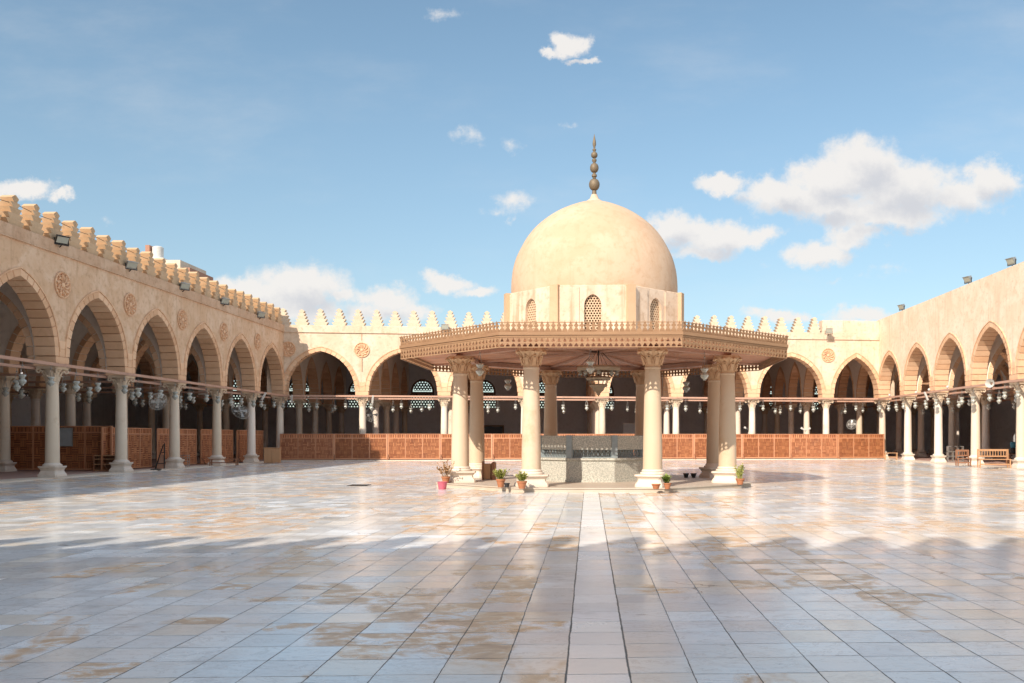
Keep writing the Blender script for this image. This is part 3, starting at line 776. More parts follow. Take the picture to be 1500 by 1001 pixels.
# doorway and monitor at the back of the far hall
p = back(bc[2]+.4, 19.0); t = thing('doorway', 'dark doorway in the grey wall at the back of the far hall, seen left of the fountain', 'doorway', (*p, FZ), ang)
m = MB(); m.box(-1.3,1.3,0,.22,0,2.55); m.build('door_leaf', M_win, t)
m = MB(); m.box(-1.42,-1.3,-.03,.24,0,2.67); m.box(1.3,1.42,-.03,.24,0,2.67); m.box(-1.3,1.3,-.03,.24,2.55,2.67); m.build('frame', M_dbeam, t)
p = dpt(922, 628, 74); t = thing('notice_board', 'pale blue grey board behind the screens to the right of the fountain', 'board', (p.x, p.y, 0), ang)
m = MB(); m.box(-.52,.52,-.02,.03,p.z-.38,p.z+.38); m.build('panel', M_plaque, t)
m = MB(); m.box(-.56,.56,-.03,.05,p.z+.381,p.z+.43); m.box(-.56,.56,-.03,.05,p.z-.43,p.z-.381); m.box(-.5,-.45,.031,.08,FZ+.01,p.z+.3); m.box(.45,.5,.031,.08,FZ+.01,p.z+.3); m.build('frame', M_white, t)

# ------------------------------------------------------------------ pavilion
PC = (.18, 30.9); PR = math.radians(-1.3)
pav = thing('domed_pavilion', 'octagonal ablution pavilion with marble columns, carved wooden canopy and tan dome', 'pavilion', (PC[0], PC[1], 0), PR)
PZ = .13
m = MB(); m.ngon_ring([(5.1,-.01),(5.1,PZ-.035),(5.13,PZ-.03),(5.13,PZ),(.2,PZ),(.2,-.01)]); m.build('podium', M_pod, pav)
def pcol_meshes():
    b = MB()
    def sq(h, z):
        c = h*.86
        return [b.pt(p) for p in ((-c,-h,z),(c,-h,z),(h,-c,z),(h,c,z),(c,h,z),(-c,h,z),(-h,c,z),(-h,-c,z))]
    rows = [sq(h, z) for h, z in ((.43,PZ),(.43,.18),(.42,.22),(.365,.30),(.36,.36),(.40,.42),(.44,.45),(.44,.50))]
    for a, c in zip(rows, rows[1:]):
        for i in range(8): b.f.append((a[i], a[(i+1)%8], c[(i+1)%8], c[i]))
    b.f.append(tuple(rows[-1]))
    b.lathe([(.37,.50),(.385,.53),(.37,.56),(.32,.58),(.335,.61),(.30,.65)], 28)
    base = b.mesh('base', M_base, 35)
    s = MB(); s.lathe([(.292,.63),(.287,1.2),(.268,2.2),(.242,3.2),(.228,3.63),(.248,3.65),(.248,3.69),(.23,3.70)], 32); sh_ = s.mesh('column', M_pshaft, 35)
    c = MB()
    c.lathe([(.23,3.69),(.24,3.80),(.27,3.93),(.33,4.05),(.40,4.14)], 24)
    # scalloped collar of keel arches in relief
    for i in range(8):
        a = 2*PI*i/8
        def P(t, z, e=.0):
            zz = (z-3.69)/.45; r = .25+.15*zz*zz+.025+e
            return (r*math.cos(a+t), r*math.sin(a+t), z)
        arc = [P(-.36+.72*k/10, 3.84+.19*math.sin(PI*k/10)**.7) for k in range(11)]
        c.path(arc, .018, 5)
        c.path([P(-.36,3.84), P(-.39,3.74)], .016, 5)
        # leaf inside each arch
        c.quad(P(-.22,3.76), P(.22,3.76), P(.16,3.97,.015), P(-.16,3.97,.015))
    # outward flaring cup leaves under the abacus
    for i in range(16):
        a = 2*PI*(i+.5)/16
        for (r0,z0,r1,z1,wd) in ((.30,3.98,.40,4.11,.10),(.40,4.11,.455,4.14,.10)):
            c.quad((r0*math.cos(a-wd),r0*math.sin(a-wd),z0),(r0*math.cos(a+wd),r0*math.sin(a+wd),z0),(r1*math.cos(a+wd*1.1),r1*math.sin(a+wd*1.1),z1),(r1*math.cos(a-wd*1.1),r1*math.sin(a-wd*1.1),z1))
    for i in range(8):
        a = 2*PI*i/8
        c.sphere((.445*math.cos(a), .445*math.sin(a), 4.14), .05, 8, 5)
    c.lathe([(.40,4.135),(.45,4.16),(.45,4.20),(.43,4.23),(.43,4.252)], 8, rot=PI/8)
    cap = c.mesh('capital', M_pcap, 40)
    return sh_, base, cap
PCM = pcol_meshes()
for i in range(8):
    a = -PI/2+PI/8+i*PI/4; r = 4.38/math.cos(PI/8)
    o = link('column', PCM[0], pav, (r*math.cos(a), r*math.sin(a), 0), 0)
    link('base', PCM[1], o, (0,0,0), a+PI/2+(PI/4 if i % 8 in (0,7) else .0)); link('capital', PCM[2], o, (0,0,0), a)
# eaves: sides of the octagon
RA = 6.16; E = 2*RA*math.tan(PI/8)
def side_frames(ap):
    for k in range(8):
        yield k, Matrix.Rotation(k*PI/4, 4, 'Z') @ Matrix.Translation((0, -ap, 0))
# crest element (upper row): keel shaped slats
nE = 32; st = E/nE
crest = MB(); fr = MB(); band = MB()
for k, Mx in side_frames(RA):
    crest.M = Mx @ Matrix.Rotation(math.radians(3), 4, 'X'); 
    crest.M = Mx @ Matrix.Translation((0,0,4.54)) @ Matrix.Rotation(math.radians(7), 4, 'X') @ Matrix.Translation((0,0,-4.54))
    for i in range(nE):
        x = -E/2+st*(i+.5); h = st/2
        prof = [(h*.99,4.54),(h*.92,4.60),(h*.55,4.64),(h*.32,4.675),(h*.86,4.715),(h*.80,4.735),(h*.36,4.77),(h*.30,4.80)]
        for (a0,z0),(a1,z1) in zip(prof, prof[1:]):
            crest.hexa([(x-a0,-.015,z0),(x+a0,-.015,z0),(x+a0,.015,z0),(x-a0,.015,z0),(x-a1,-.015,z1),(x+a1,-.015,z1),(x+a1,.015,z1),(x-a1,.015,z1)])
        crest.hexa([(x-.012,-.013,4.822),(x+.012,-.013,4.822),(x+.012,.013,4.822),(x-.012,.013,4.822),(x-.002,-.002,4.862),(x+.002,-.002,4.862),(x+.002,.002,4.862),(x-.002,.002,4.862)])
    crest.box(-E/2-.03, E/2+.03, -.02, .02, 4.798, 4.822)
    band.M = Mx
    e2 = E/2
    band.box(-e2-.02, e2+.02, -.05, .04, 4.455, 4.545); band.box(-e2-.01, e2+.01, -.025, .035, 4.40, 4.452)
    fr.M = Mx
    for i in range(nE):      # fringe: board pierced by two rows of keel holes, hanging tabs
        x = -E/2+st*(i+.5); h = st/2
        def fill(z0, z1, a, b):   # solid left and right of a hole with half widths a (bottom) b (top)
            for sgn in (-1, 1):
                xs_ = [x+sgn*a, x+sgn*h, x+sgn*h, x+sgn*b]
                if sgn > 0: q = [(xs_[0],z0),(xs_[1],z0),(xs_[2],z1),(xs_[3],z1)]
                else: q = [(xs_[1],z0),(xs_[0],z0),(xs_[3],z1),(xs_[2],z1)]
                fr.hexa([(q[0][0],-.014,q[0][1]),(q[1][0],-.014,q[1][1]),(q[1][0],.014,q[1][1]),(q[0][0],.014,q[0][1]),
                         (q[3][0],-.014,q[3][1]),(q[2][0],-.014,q[2][1]),(q[2][0],.014,q[2][1]),(q[3][0],.014,q[3][1])])
        fill(4.335,4.375,.020,.004); fill(4.295,4.335,.045,.020); fill(4.27,4.295,.028,.045)
        fill(4.205,4.23,.026,.006); fill(4.165,4.205,.058,.026); fill(4.135,4.165,.050,.058)
    fr.box(-e2, e2, -.014, .014, 4.375, 4.40); fr.box(-e2, e2, -.0141, .0141, 4.23, 4.27); fr.box(-e2, e2, -.018, .018, 4.108, 4.1345)
canopy = band.build('canopy', M_wcan, pav)
crest.build('crest', M_wcan, canopy); fr.build('fringe', M_wcan, canopy)
# ceiling boards, wedge by wedge, and radial beams
cl = MB()
for k in range(8):
    cl.M = Matrix.Rotation(k*PI/4, 4, 'Z'); nb = 26
    for i in range(nb):
        t0 = math.tan(PI/8)*(-1+2*i/nb); t1 = math.tan(PI/8)*(-1+2*(i+1)/nb)-.004
        zo = 4.36+.004*(i%2)
        if True:
            yb_, yt = -.3, -(RA-.03)
            cl.quad((yb_*-t0,yb_,zo+.22),(yb_*-t1,yb_,zo+.22),(yt*-t1,yt,zo),(yt*-t0,yt,zo))
cl.build('ceiling', M_wceil, canopy)
bm = MB()
for k in range(8):
    bm.M = Matrix.Rotation(k*PI/4+PI/8, 4, 'Z')
    bm.hexa([(-.05,-.4,4.50),(.05,-.4,4.50),(.05,-.4,4.57),(-.05,-.4,4.57),(-.05,-RA/math.cos(PI/8)+.1,4.29),(.05,-RA/math.cos(PI/8)+.1,4.29),(.05,-RA/math.cos(PI/8)+.1,4.355),(-.05,-RA/math.cos(PI/8)+.1,4.355)][0:4]+[(-.05,-RA/math.cos(PI/8)+.1,4.29),(.05,-RA/math.cos(PI/8)+.1,4.29),(.05,-RA/math.cos(PI/8)+.1,4.355),(-.05,-RA/math.cos(PI/8)+.1,4.355)])
bm.M = None; bm.ngon_ring([(4.50,4.255),(4.50,4.40),(4.26,4.40),(4.26,4.255)])
bm.build('beam', M_beam, canopy)
rf = MB(); rf.ngon_ring([(RA-.06,4.40),(RA-.06,4.50),(2.7,4.75),(2.7,4.68)]); rf.build('roof', M_roof, canopy)
# drum with corner buttresses
DA = 2.88; DE = 2*DA*math.tan(PI/8); DT = 6.40
dr = MB(); BT = []
for k, Mx in side_frames(DA):
    dr.M = Mx
    ww = .27; zt0, zsp = 4.8, 5.78; e2 = DE/2
    P = [(-ww,zt0),(-ww,zsp)]
    P += [(ww*.35-ww*1.35*math.cos(t), zsp+ww*1.35*math.sin(t)) for t in [1.3*j/8 for j in range(9)]]
    P[-1] = (0, P[-1][1]); P = P+[(-x, z) for x, z in reversed(P[:-1])]
    dr.quad((-e2,0,4.5),(-ww,0,4.5),(-ww,0,DT),(-e2,0,DT)); dr.quad((ww,0,4.5),(e2,0,4.5),(e2,0,DT),(ww,0,DT)); dr.quad((-ww,0,4.5),(ww,0,4.5),(ww,0,zt0),(-ww,0,zt0))
    for a, b in zip(P, P[1:]):
        if b[0]-a[0] > 1e-5: dr.quad((a[0],0,a[1]),(b[0],0,b[1]),(b[0],0,DT),(a[0],0,DT))
        dr.quad((b[0],0,b[1]),(a[0],0,a[1]),(a[0],.2,a[1]),(b[0],.2,b[1]))
    # slightly recessed flanking panels: raised borders left and right
    dr.box(-e2+.02, -ww-.16, -.03, .01, 4.5, DT-.04); dr.box(ww+.16, e2-.02, -.03, .01, 4.5, DT-.04)
    # corner buttress turned on the corner
    dr.M = Mx @ Matrix.Translation((e2, 0, 0)) @ Matrix.Rotation(PI/8, 4, 'Z')
    bt = MB(); bt.M = dr.M; bt.box(-.14, .14, -.10, .2, 4.5, DT+.015); BT.append(bt)
dr.M = None; dr.ngon_ring([(DA,DT),(DA-.02,DT+.02),(.5,DT+.02),(.5,DT-.1),(DA-.02,DT-.1)])
drum = dr.build('drum', M_drum, pav)
for i_, bt in enumerate(BT): bt.build('buttress', M_butt, drum)
for k, Mx in side_frames(DA):
    l = MB(); l.M = Mx; bk = MB(); bk.M = Mx
    hex_lattice(l, 0, 5.3, lambda a, b: abs(a) < .28 and 4.75 < b and (b < 5.80 or abs(a) < .28*(1-((b-5.8)/.40)**1.4 if b < 6.2 else 0)), .052, .05, .66, .10)
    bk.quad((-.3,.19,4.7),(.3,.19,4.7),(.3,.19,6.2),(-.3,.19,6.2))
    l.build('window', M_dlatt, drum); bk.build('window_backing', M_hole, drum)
prof = [(2.87,6.40),(2.885,6.62),(2.88,6.9),(2.84,7.3),(2.74,7.70),(2.60,8.02),(2.38,8.42),(2.10,8.78),(1.74,9.10),(1.30,9.39),(.80,9.62),(.40,9.76),(.26,9.80)]
def smooth_prof(p, n=4):
    out = []
    for i in range(len(p)-1):
        p0, p1, p2, p3 = p[max(0,i-1)], p[i], p[i+1], p[min(len(p)-1,i+2)]
        for k in range(n):
            t = k/n
            out.append(tuple(.5*((2*p1[j])+(-p0[j]+p2[j])*t+(2*p0[j]-5*p1[j]+4*p2[j]-p3[j])*t*t+(-p0[j]+3*p1[j]-3*p2[j]+p3[j])*t**3) for j in (0,1)))
    return out+[p[-1]]
dm = MB(); dm.lathe(smooth_prof(prof), 72); dome = dm.build('dome', M_dome, pav, 60)
fb = MB(); fb.lathe([(.34,9.76),(.27,9.82),(.16,9.90),(.11,10.02),(.10,10.05)], 20); fb.build('finial_foot', M_drum, dome, 40)
fi = MB(); 
def bulb(z, r, h):
    r *= .92
    return [(r*math.sin(PI*t/8)+.045*(1-math.sin(PI*t/8)), z-h*math.cos(PI*t/8)) for t in range(9)]
fi.lathe([(.085,9.98),(.075,10.18)]+bulb(10.40,.205,.20)+[(.06,10.62)]+[(.05,10.64),(.09,10.68),(.09,10.74),(.05,10.78)]+bulb(10.98,.165,.16)+[(.045,11.17),(.08,11.22),(.08,11.27),(.04,11.31)]
         +bulb(11.43,.125,.10)+[(.04,11.55),(.065,11.60),(.065,11.63),(.03,11.66),(.03,11.68),(.062,11.80),(.055,11.90),(.02,12.08),(.002,12.17)], 18)
fi.build('finial', M_bronze, dome, 40)

# ------------------------------------------------------------------ fountain under the dome
ft = thing('ablution_fountain', 'octagonal grey granite ablution fountain standing in the middle of the pavilion', 'fountain', (PC[0]-.05, PC[1], PZ), PR)
m = MB(); m.ngon_ring([(1.86,0),(1.86,.07),(1.80,.08),(1.80,.70),(1.86,.72),(1.86,.79),(1.3,.79),(1.3,0)]); m.build('basin', M_gran, ft)
m = MB(); m.ngon_ring([(1.80,1.07),(1.80,1.53),(1.66,1.53),(1.66,1.07)]); m.build('parapet', M_gran, ft)
m = MB(); p_ = MB()
for k, Mx in side_frames(1.74):
    e2 = 1.74*math.tan(PI/8); m.M = Mx; p_.M = None; p_.M = Mx @ Matrix.Translation((e2,0,0)) @ Matrix.Rotation(PI/8,4,'Z')
    m.box(-e2+.1, e2-.1, -.02, .02, .80, .825); m.box(-e2+.1, e2-.1, -.02, .02, 1.045, 1.068)
    n = 9; wv = (2*e2-.24)/n
    for i in range(n):
        x = -e2+.12+wv*(i+.5)
        m.path([(x+wv*.45*math.cos(a), 0, .915+.085*math.sin(a)) for a in [2*PI*j/10 for j in range(11)]], .009, 5)
        m.tube((x, 0, .82), (x, 0, 1.05), .010, 5); m.sphere((x,0,1.01), .022, 6, 4)
    p_.box(-.10,.10,-.085,.10,.792,1.54); p_.build('corner_post', M_slate, ft); p_ = MB()
m.build('railing', M_slate, ft)
m = MB(); m.lathe([(1.5,.02),(1.5,1.40),(.4,1.45),(.001,1.45)], 8, rot=PI/8, cap=False); m.build('water_tank', M_gran, ft)

# ------------------------------------------------------------------ lanterns
def lantern_meshes():
    g_ = MB(); g_.lathe([(.055,.46),(.13,.44),(.15,.40),(.085,.31),(.075,.28),(.14,.22),(.155,.17),(.12,.09),(.06,.04),(.05,.0)], 16); gl = g_.mesh('glass_bowl', M_glass, 30)
    c = MB()
    for k in range(3):
        a = 2*PI*k/3; c.tube((.13*math.cos(a), .13*math.sin(a), .42), (.02*math.cos(a), .02*math.sin(a), .80), .006, 4)
    c.tube((0,0,.80),(0,0,1.0),.010,5); c.lathe([(.02,.80),(.045,.82),(.02,.85)], 8)
    return gl, c.mesh('chain', M_grey)
LM = lantern_meshes()
def lantern(label, x, y, ztop, s=1.0, group='hanging glass lanterns'):
    t = thing('hanging_lantern', label, 'lantern', (x, y, ztop-1.0*s), R.uniform(0,3), group)
    s *= .88; t.location.z = ztop-1.0*s; t.scale = (s, s, s); link('glass_bowl', LM[0], t); link('chain', LM[1], t); return t
def side_pt(side, lx, ly):
    if side == 'left': return (XL-ly, y0l+lx)
    if side == 'right': return (XR+ly, YR-lx)
    return back(lx, ly)
rowspec = {
 'left': [(k, SL*(12-k), SL) for k in range(1, 7)],
 'right': [(k, SR*(k-1), SR) for k in range(1, 6)],
 'back': [(k, xb[k-1], xb[k]-xb[k-1]) for k in range(1, 9)]}
desc = {'left': 'arch of left arcade from far corner', 'right': 'arch of right arcade from far corner', 'back': 'arch of far arcade from left'}
for side, spec in rowspec.items():
    for k, x0, wd in spec:
        for j, (fx, ly, wrd, s) in enumerate(((.13,-.47,'left end of front beam',1.0),(.50,-.47,'middle of front beam',1.0),(.84,-.47,'right end of front beam',1.0),
                                     (.34,.50,'left part of rear beam',.95),(.68,.50,'right part of rear beam',.95))):
            fx += R.uniform(-.05,.05)
            if side == 'back' and R.random() < .25 and j in (0, 4): continue
            x, y = side_pt(side, x0+wd*fx, ly)
            zt = ZI-.01 if ly < 0 else ZI-.14
            lantern(f'glass lantern, {wrd}, {ORD[k-1]} {desc[side]}', x, y, zt, s*R.uniform(.92,1.08))
        if side != 'back' :
            for j, (fx, ly, wrd) in enumerate(((.22,2.6,'nearer'),(.6,3.2,'farther'))):
                x, y = side_pt(side, x0+wd*fx, ly); lantern(f'{wrd} dim lantern deep inside {side} hall, {ORD[k-1]} {desc[side]}', x, y, 4.1, .95)
        else:
            x, y = side_pt(side, x0+wd*.55, 2.8); lantern(f'dim lantern deep inside hall behind {ORD[k-1]} {desc[side]}', x, y, 4.2, .95)
# lanterns under the pavilion roof: long chains
for px, py, Y, lab in ((703,549,27.6,'lantern hanging from the pavilion eaves just right of its second left column'),(744,570,33.0,'lantern hanging under the pavilion roof between the two left column pairs'),
                       (865,545,27.2,'large glass lantern hanging in front of the pavilion chandelier'),(1032,555,27.6,'lantern hanging from the pavilion eaves just left of its right column pair'),(1005,573,33.0,'smaller lantern hanging low under the right part of the pavilion roof')):
    p = dpt(px, py, Y); t = lantern('glass '+lab if 'glass' not in lab else lab, p.x, p.y, p.z+1.0-.05, 1.0, 'pavilion lanterns')
    t.location.z = p.z-.05
    zt = 4.40-(p.z-.05)
    if zt > 1.0:
        c = MB(); c.tube((0,0,.99),(0,0,zt),.006,5); c.build('chain', M_dark, t)
# chandelier
t = thing('chandelier', 'tiered weathered metal chandelier hanging above the fountain', 'chandelier', (.32, 30.3, 0), 0)
m = MB(); m.ngon_ring([(.72,3.86),(.74,3.96),(.70,4.02),(.60,4.02),(.60,3.86)]); m.build('top_tier', M_chan, t)
m = MB(); m.ngon_ring([(.40,3.56),(.42,3.62),(.38,3.66),(.20,3.70),(.20,3.56)]); m.ngon_ring([(.28,3.32),(.31,3.38),(.28,3.41),(.1,3.43),(.1,3.32)])
for k in range(12):
    a = 2*PI*k/12; m.tube((.27*math.cos(a),.27*math.sin(a),3.40),(.34*math.cos(a),.34*math.sin(a),3.57),.016,5)
m.lathe([(.22,3.32),(.17,3.20),(.07,3.12),(.06,3.06),(.001,3.0)], 16); m.build('lower_tier', M_chan, t)
m = MB()
for k in range(8):
    a = 2*PI*k/8+.2; m.tube((.66*math.cos(a),.66*math.sin(a),4.0),(.12*math.cos(a),.12*math.sin(a),4.52),.008,4)
    m.tube((.40*math.cos(a),.40*math.sin(a),3.62),(.60*math.cos(a),.60*math.sin(a),3.88),.01,4)
m.tube((0,0,3.4),(0,0,4.58),.02,6)
m.build('chain', M_dark, t)
m = MB()
for k in range(8):
    a = 2*PI*k/8; m.lathe([(.03,3.72),(.075,3.76),(.06,3.80),(.03,3.87)], 8, .62*math.cos(a), .62*math.sin(a))
m.build('lamp_cups', M_glass, t)

# ------------------------------------------------------------------ wooden screens
def screen_meshes(cells, cw, H_, big=False):
    W = cells*cw; f = MB(); s = MB()
    rt = H_-.30 if not big else H_-.30
    for i in range(cells+1):
        x = -W/2+i*cw; wv = .04 if i in (0, cells) else .03
        f.box(x-wv, x+wv, -.035, .035, .04, H_-.045)
    f.box(-W/2-.04, W/2+.04, -.04, .04, H_-.045, H_); f.box(-W/2+.04, W/2-.04, -.028, .028, rt-.03, rt+.03); f.box(-W/2+.04, W/2-.04, -.028, .028, .05, .12)
    frm = f.mesh('frame', M_wfrm)
    for i in range(cells):
        x0 = -W/2+i*cw+.035; x1 = x0+cw-.07
        n = 7
        for k in range(n):
            a = x0+(x1-x0)*(k+.15)/n; s.box(a, a+(x1-x0)/n*.7, -.013, .013, rt+.03, H_-.045)
        # basket weave blocks
        nx, nzz = (4, 5) if not big else (4, 5)
        bw = (x1-x0)/nx; bh = (rt-.03-.12)/nzz
        for a in range(nx):
            for b in range(nzz):
                X0, Z0 = x0+a*bw, .12+b*bh
                if (a+b+i) % 2:
                    for k in range(3): s.box(X0+.004, X0+bw-.004, -.026, .012, Z0+bh*(k+.14)/3, Z0+bh*(k+.80)/3)
                else:
                    for k in range(3): s.box(X0+bw*(k+.14)/3, X0+bw*(k+.80)/3, -.020, .012, Z0+.004, Z0+bh-.004)
    k_ = MB(); k_.box(-W/2+.01, W/2-.01, .015, .026, .06, H_-.05); bkm = k_.mesh('backing', M_wback)
    lat = s.mesh('lattice', M_wscr)
    ft_ = MB(); 
    for sx in (-W/2, ):
        ft_.hexa([(sx-.03,-.35,0),(sx+.03,-.35,0),(sx+.03,.3,0),(sx-.03,.3,0),(sx-.03,-.30,.06),(sx+.03,-.30,.06),(sx+.03,.25,.06),(sx-.03,.25,.06)])
        ft_.hexa([(sx-.02,-.28,.06),(sx+.02,-.28,.06),(sx+.02,-.22,.06),(sx-.02,-.22,.06),(sx-.02,-.06,.38),(sx+.02,-.06,.38),(sx+.02,-.036,.38),(sx-.02,-.036,.38)])
    return frm, lat, ft_.mesh('foot', M_bwood), bkm
def screen(S, label, x, y, z, rz, group):
    t = thing('lattice_screen', label, 'screen', (x, y, z), rz, group)
    link('frame', S[0], t); link('lattice', S[1], t); link('foot', S[2], t); link('backing', S[3], t); return t
S_back = screen_meshes(3, 1.16, 1.80); W_b = 3*1.16+.09
nsc = 12; x = .15
for i in range(12):
    p = back(x+W_b/2, -.72+R.uniform(-.02,.02))
    screen(S_back, f'reddish wooden lattice screen, {ORD[i]} from the left in the row closing the far arcade', p[0], p[1], FZ, ang+R.uniform(-.004,.004), 'lattice screens of the far arcade')
    x += W_b+.012
S_left = screen_meshes(4, 1.13, 2.02)
for k in range(1, 5):
    p = side_pt('left', SL*(12-k)+SL*.5, 1.05)
    screen(S_left, f'reddish wooden lattice screen standing behind the {ORD[k-1]} {desc["left"]}', p[0], p[1], FZ, PI/2+R.uniform(-.01,.01), 'lattice screens of the left arcade')
S_big = screen_meshes(5, 1.2, 2.08, True)
p1 = dpt(163, 620, 41.0)
bigs = screen(S_big, 'broad dark brown lattice screen standing across the left hall behind the bookcase', p1.x-3.0, 41.0, FZ, 0, 'lattice screens of the left arcade')
screen(S_big, 'dark brown lattice screen at the left edge of the photo, beyond the broad one', p1.x-9.2, 41.05, FZ, 0, 'lattice screens of the left arcade')

# ------------------------------------------------------------------ furniture and fittings
# grey notice plaque hanging on the big screen
p = dpt(94.5, 640.5, 40.93); t = thing('notice_plaque', 'grey framed notice plaque hung on the dark lattice screen at far left', 'sign', (p.x, p.y, p.z), 0)
m = MB(); m.box(-.36,.36,-.02,.02,-.40,.40); m.build('panel', M_plaque, t)
m = MB(); m.box(-.39,.39,-.035,.0,-.43,-.40); m.box(-.39,.39,-.035,.0,.40,.43); m.box(-.39,-.36,-.035,.0,-.40,.40); m.box(.36,.39,-.035,.0,-.40,.40); m.build('frame', M_grey, t)
# bookcase
p = gpt(156, 690.5, FZ); t = thing('bookcase', 'low open bookcase of pale wood beside the second visible left column', 'bookcase', (p.x, p.y, FZ), .15)
m = MB(); m.box(-.50,-.46,-.17,.17,0,.74); m.box(-.46,.44,.14,.17,.04,.74); m.build('cabinet', M_bwood, t)
m = MB(); m.box(.44,.66,-.19,.19,0,.78); m.build('side_panel', M_lwood, t)
m = MB()
for z in (.04,.30,.54,.70): m.box(-.46,.44,-.17,.14,z,z+.035)
m.build('shelf', M_lwood, t)
# metal rack left
p = gpt(267, 684, FZ); t = thing('wire_rack', 'small grey wire rack on the kerb between two left columns', 'rack', (p.x, p.y, FZ), .1)
m = MB()
for sx in (-.32,0,.32):
    for sy in (-.14,.14): m.tube((sx,sy,0),(sx,sy,.62),.014,6)
m.build('post', M_grey, t)
m = MB()
for z in (.08,.28,.46,.60): m.box(-.34,.34,-.15,.15,z,z+.02)
m.build('shelf', M_grey, t)
# low bench left
def bench(name, label, p, rz, L, D, h, mat, backr=0, slats=4, cat='bench'):
    t = thing(name, label, cat, (p.x, p.y, p.z), rz)
    m = MB()
    for k in range(slats):
        y0 = -D/2+D*k/slats; m.box(-L/2, L/2, y0+.01, y0+D/slats-.01, h-.035, h)
    m.build('seat', mat, t)
    for sx in (-L/2+.05, L/2-.05):
        for sy in (-D/2+.04, D/2-.04):
            l = MB(); l.box(sx-.03, sx+.03, sy-.03, sy+.03, 0, h-.036 if not (backr and sy > 0) else backr); l.build('leg', mat, t)
    m = MB(); m.box(-L/2+.085, L/2-.085, -D/2+.02, -D/2+.05, h*.35, h*.35+.06); m.build('stretcher', mat, t)
    if backr:
        m = MB(); m.box(-L/2+.09, L/2-.09, D/2-.06, D/2-.03, backr-.10, backr); m.box(-L/2+.09, L/2-.09, D/2-.06, D/2-.03, h+.10, h+.17)
        n = max(3, int(L/.14))
        for k in range(n):
            x = -L/2+.12+(L-.24)*k/(n-1); m.box(x-.02, x+.02, D/2-.055, D/2-.035, h+.171, backr-.101)
        m.build('backrest', mat, t)
    return t
bench('low_bench', 'low brown wooden bench in front of the screens near the far left corner', gpt(328, 682, FZ), .1, 1.5, .4, .36, M_bwood)
# dark folded trolley leaning
p = gpt(236, 686.5, FZ); t = thing('folded_stand', 'dark folded stand leaning between the second and third left columns', 'stand', (p.x, p.y, FZ), .4)
m = MB(); m.tube((-.25,-.1,0),(.1,.1,1.2),.03,6); m.tube((.15,-.1,0),(.15,.1,1.25),.03,6); m.tube((-.2,-.08,.25),(.15,-.05,.25),.02,6); m.tube((0,0,.8),(.15,.05,.8),.02,6); m.build('frame', M_dark, t)
m = MB(); m.hexa([(-.2,-.12,0),(.14,-.12,0),(.14,-.04,0),(-.2,-.04,0),(.0,.04,.7),(.14,.04,.7),(.14,.09,.7),(.0,.09,.7)]); m.build('board', M_bwood, t)
# plain box cabinet at far left corner
p = gpt(400, 678, FZ); t = thing('plain_cabinet', 'plain honey coloured plywood cabinet against the far screens near the left corner', 'cabinet', (p.x, p.y-.1, FZ), ang)
m = MB(); m.box(-.46,.46,-.2,.2,0,.9); m.build('cabinet_body', M_lwood, t)
m = MB(); m.box(-.45,-.01,-.222,-.201,.03,.87); m.box(.01,.45,-.222,-.201,.03,.87); m.build('door', M_lwood, t)
m = MB(); m.box(-.48,.48,-.23,.21,.901,.93); m.build('top', M_lwood, t)
# right hand furniture
bench('wooden_bench', 'small pale wooden bench beside the far right corner column', gpt(1305, 674, FZ), -.2, .85, .45, .5, M_lwood, .0)
bench('slatted_bench', 'wide pale slatted bench with a backrest between the two nearest right columns', gpt(1456, 685.5, FZ), -PI/2+PI/2-.15, 1.55, .5, .45, M_lwood, .95)
bench('brown_bench', 'dark brown bench with a backrest left of the slatted bench in the right arcade', gpt(1411, 682.5, FZ), -.1, .75, .45, .42, M_bwood, .88)
p = gpt(1399, 676.5, FZ); t = thing('crate_shelf', 'grey open cubby shelf behind the brown bench in the right arcade', 'shelf', (p.x, p.y, FZ), 0)
m = MB(); m.box(-.5,.5,-.12,.12,0,.04)
for x in (-.5,-.18,.14,.46): m.box(x,x+.04,-.12,.12,.041,.959)
for z in (.32,.62,.96): m.box(-.5,.5,-.121,.121,z,z+.035)
m.build('shelf_frame', M_grey, t)
p = gpt(1484, 680, FZ); t = thing('side_table', 'small dark wooden table near the nearest right column', 'table', (p.x, p.y, FZ), 0)
m = MB(); m.box(-.35,.35,-.25,.25,.56,.60); m.build('table_top', M_bwood, t)
for sx in (-.3,.3):
    for sy in (-.2,.2): l = MB(); l.box(sx-.025,sx+.025,sy-.025,sy+.025,0,.559); l.build('leg', M_bwood, t)
t2 = thing('water_dispenser', 'teal topped water container standing on the dark table at right', 'container', (p.x, p.y, FZ+.601), 0)
m = MB(); m.lathe([(.15,0),(.16,.05),(.16,.30),(.12,.34)], 14); m.build('container_body', M_dark, t2, 40)
m = MB(); m.lathe([(.12,.341),(.14,.38),(.17,.60),(.15,.68),(.04,.70)], 14); m.build('lid', M_blue, t2, 40)

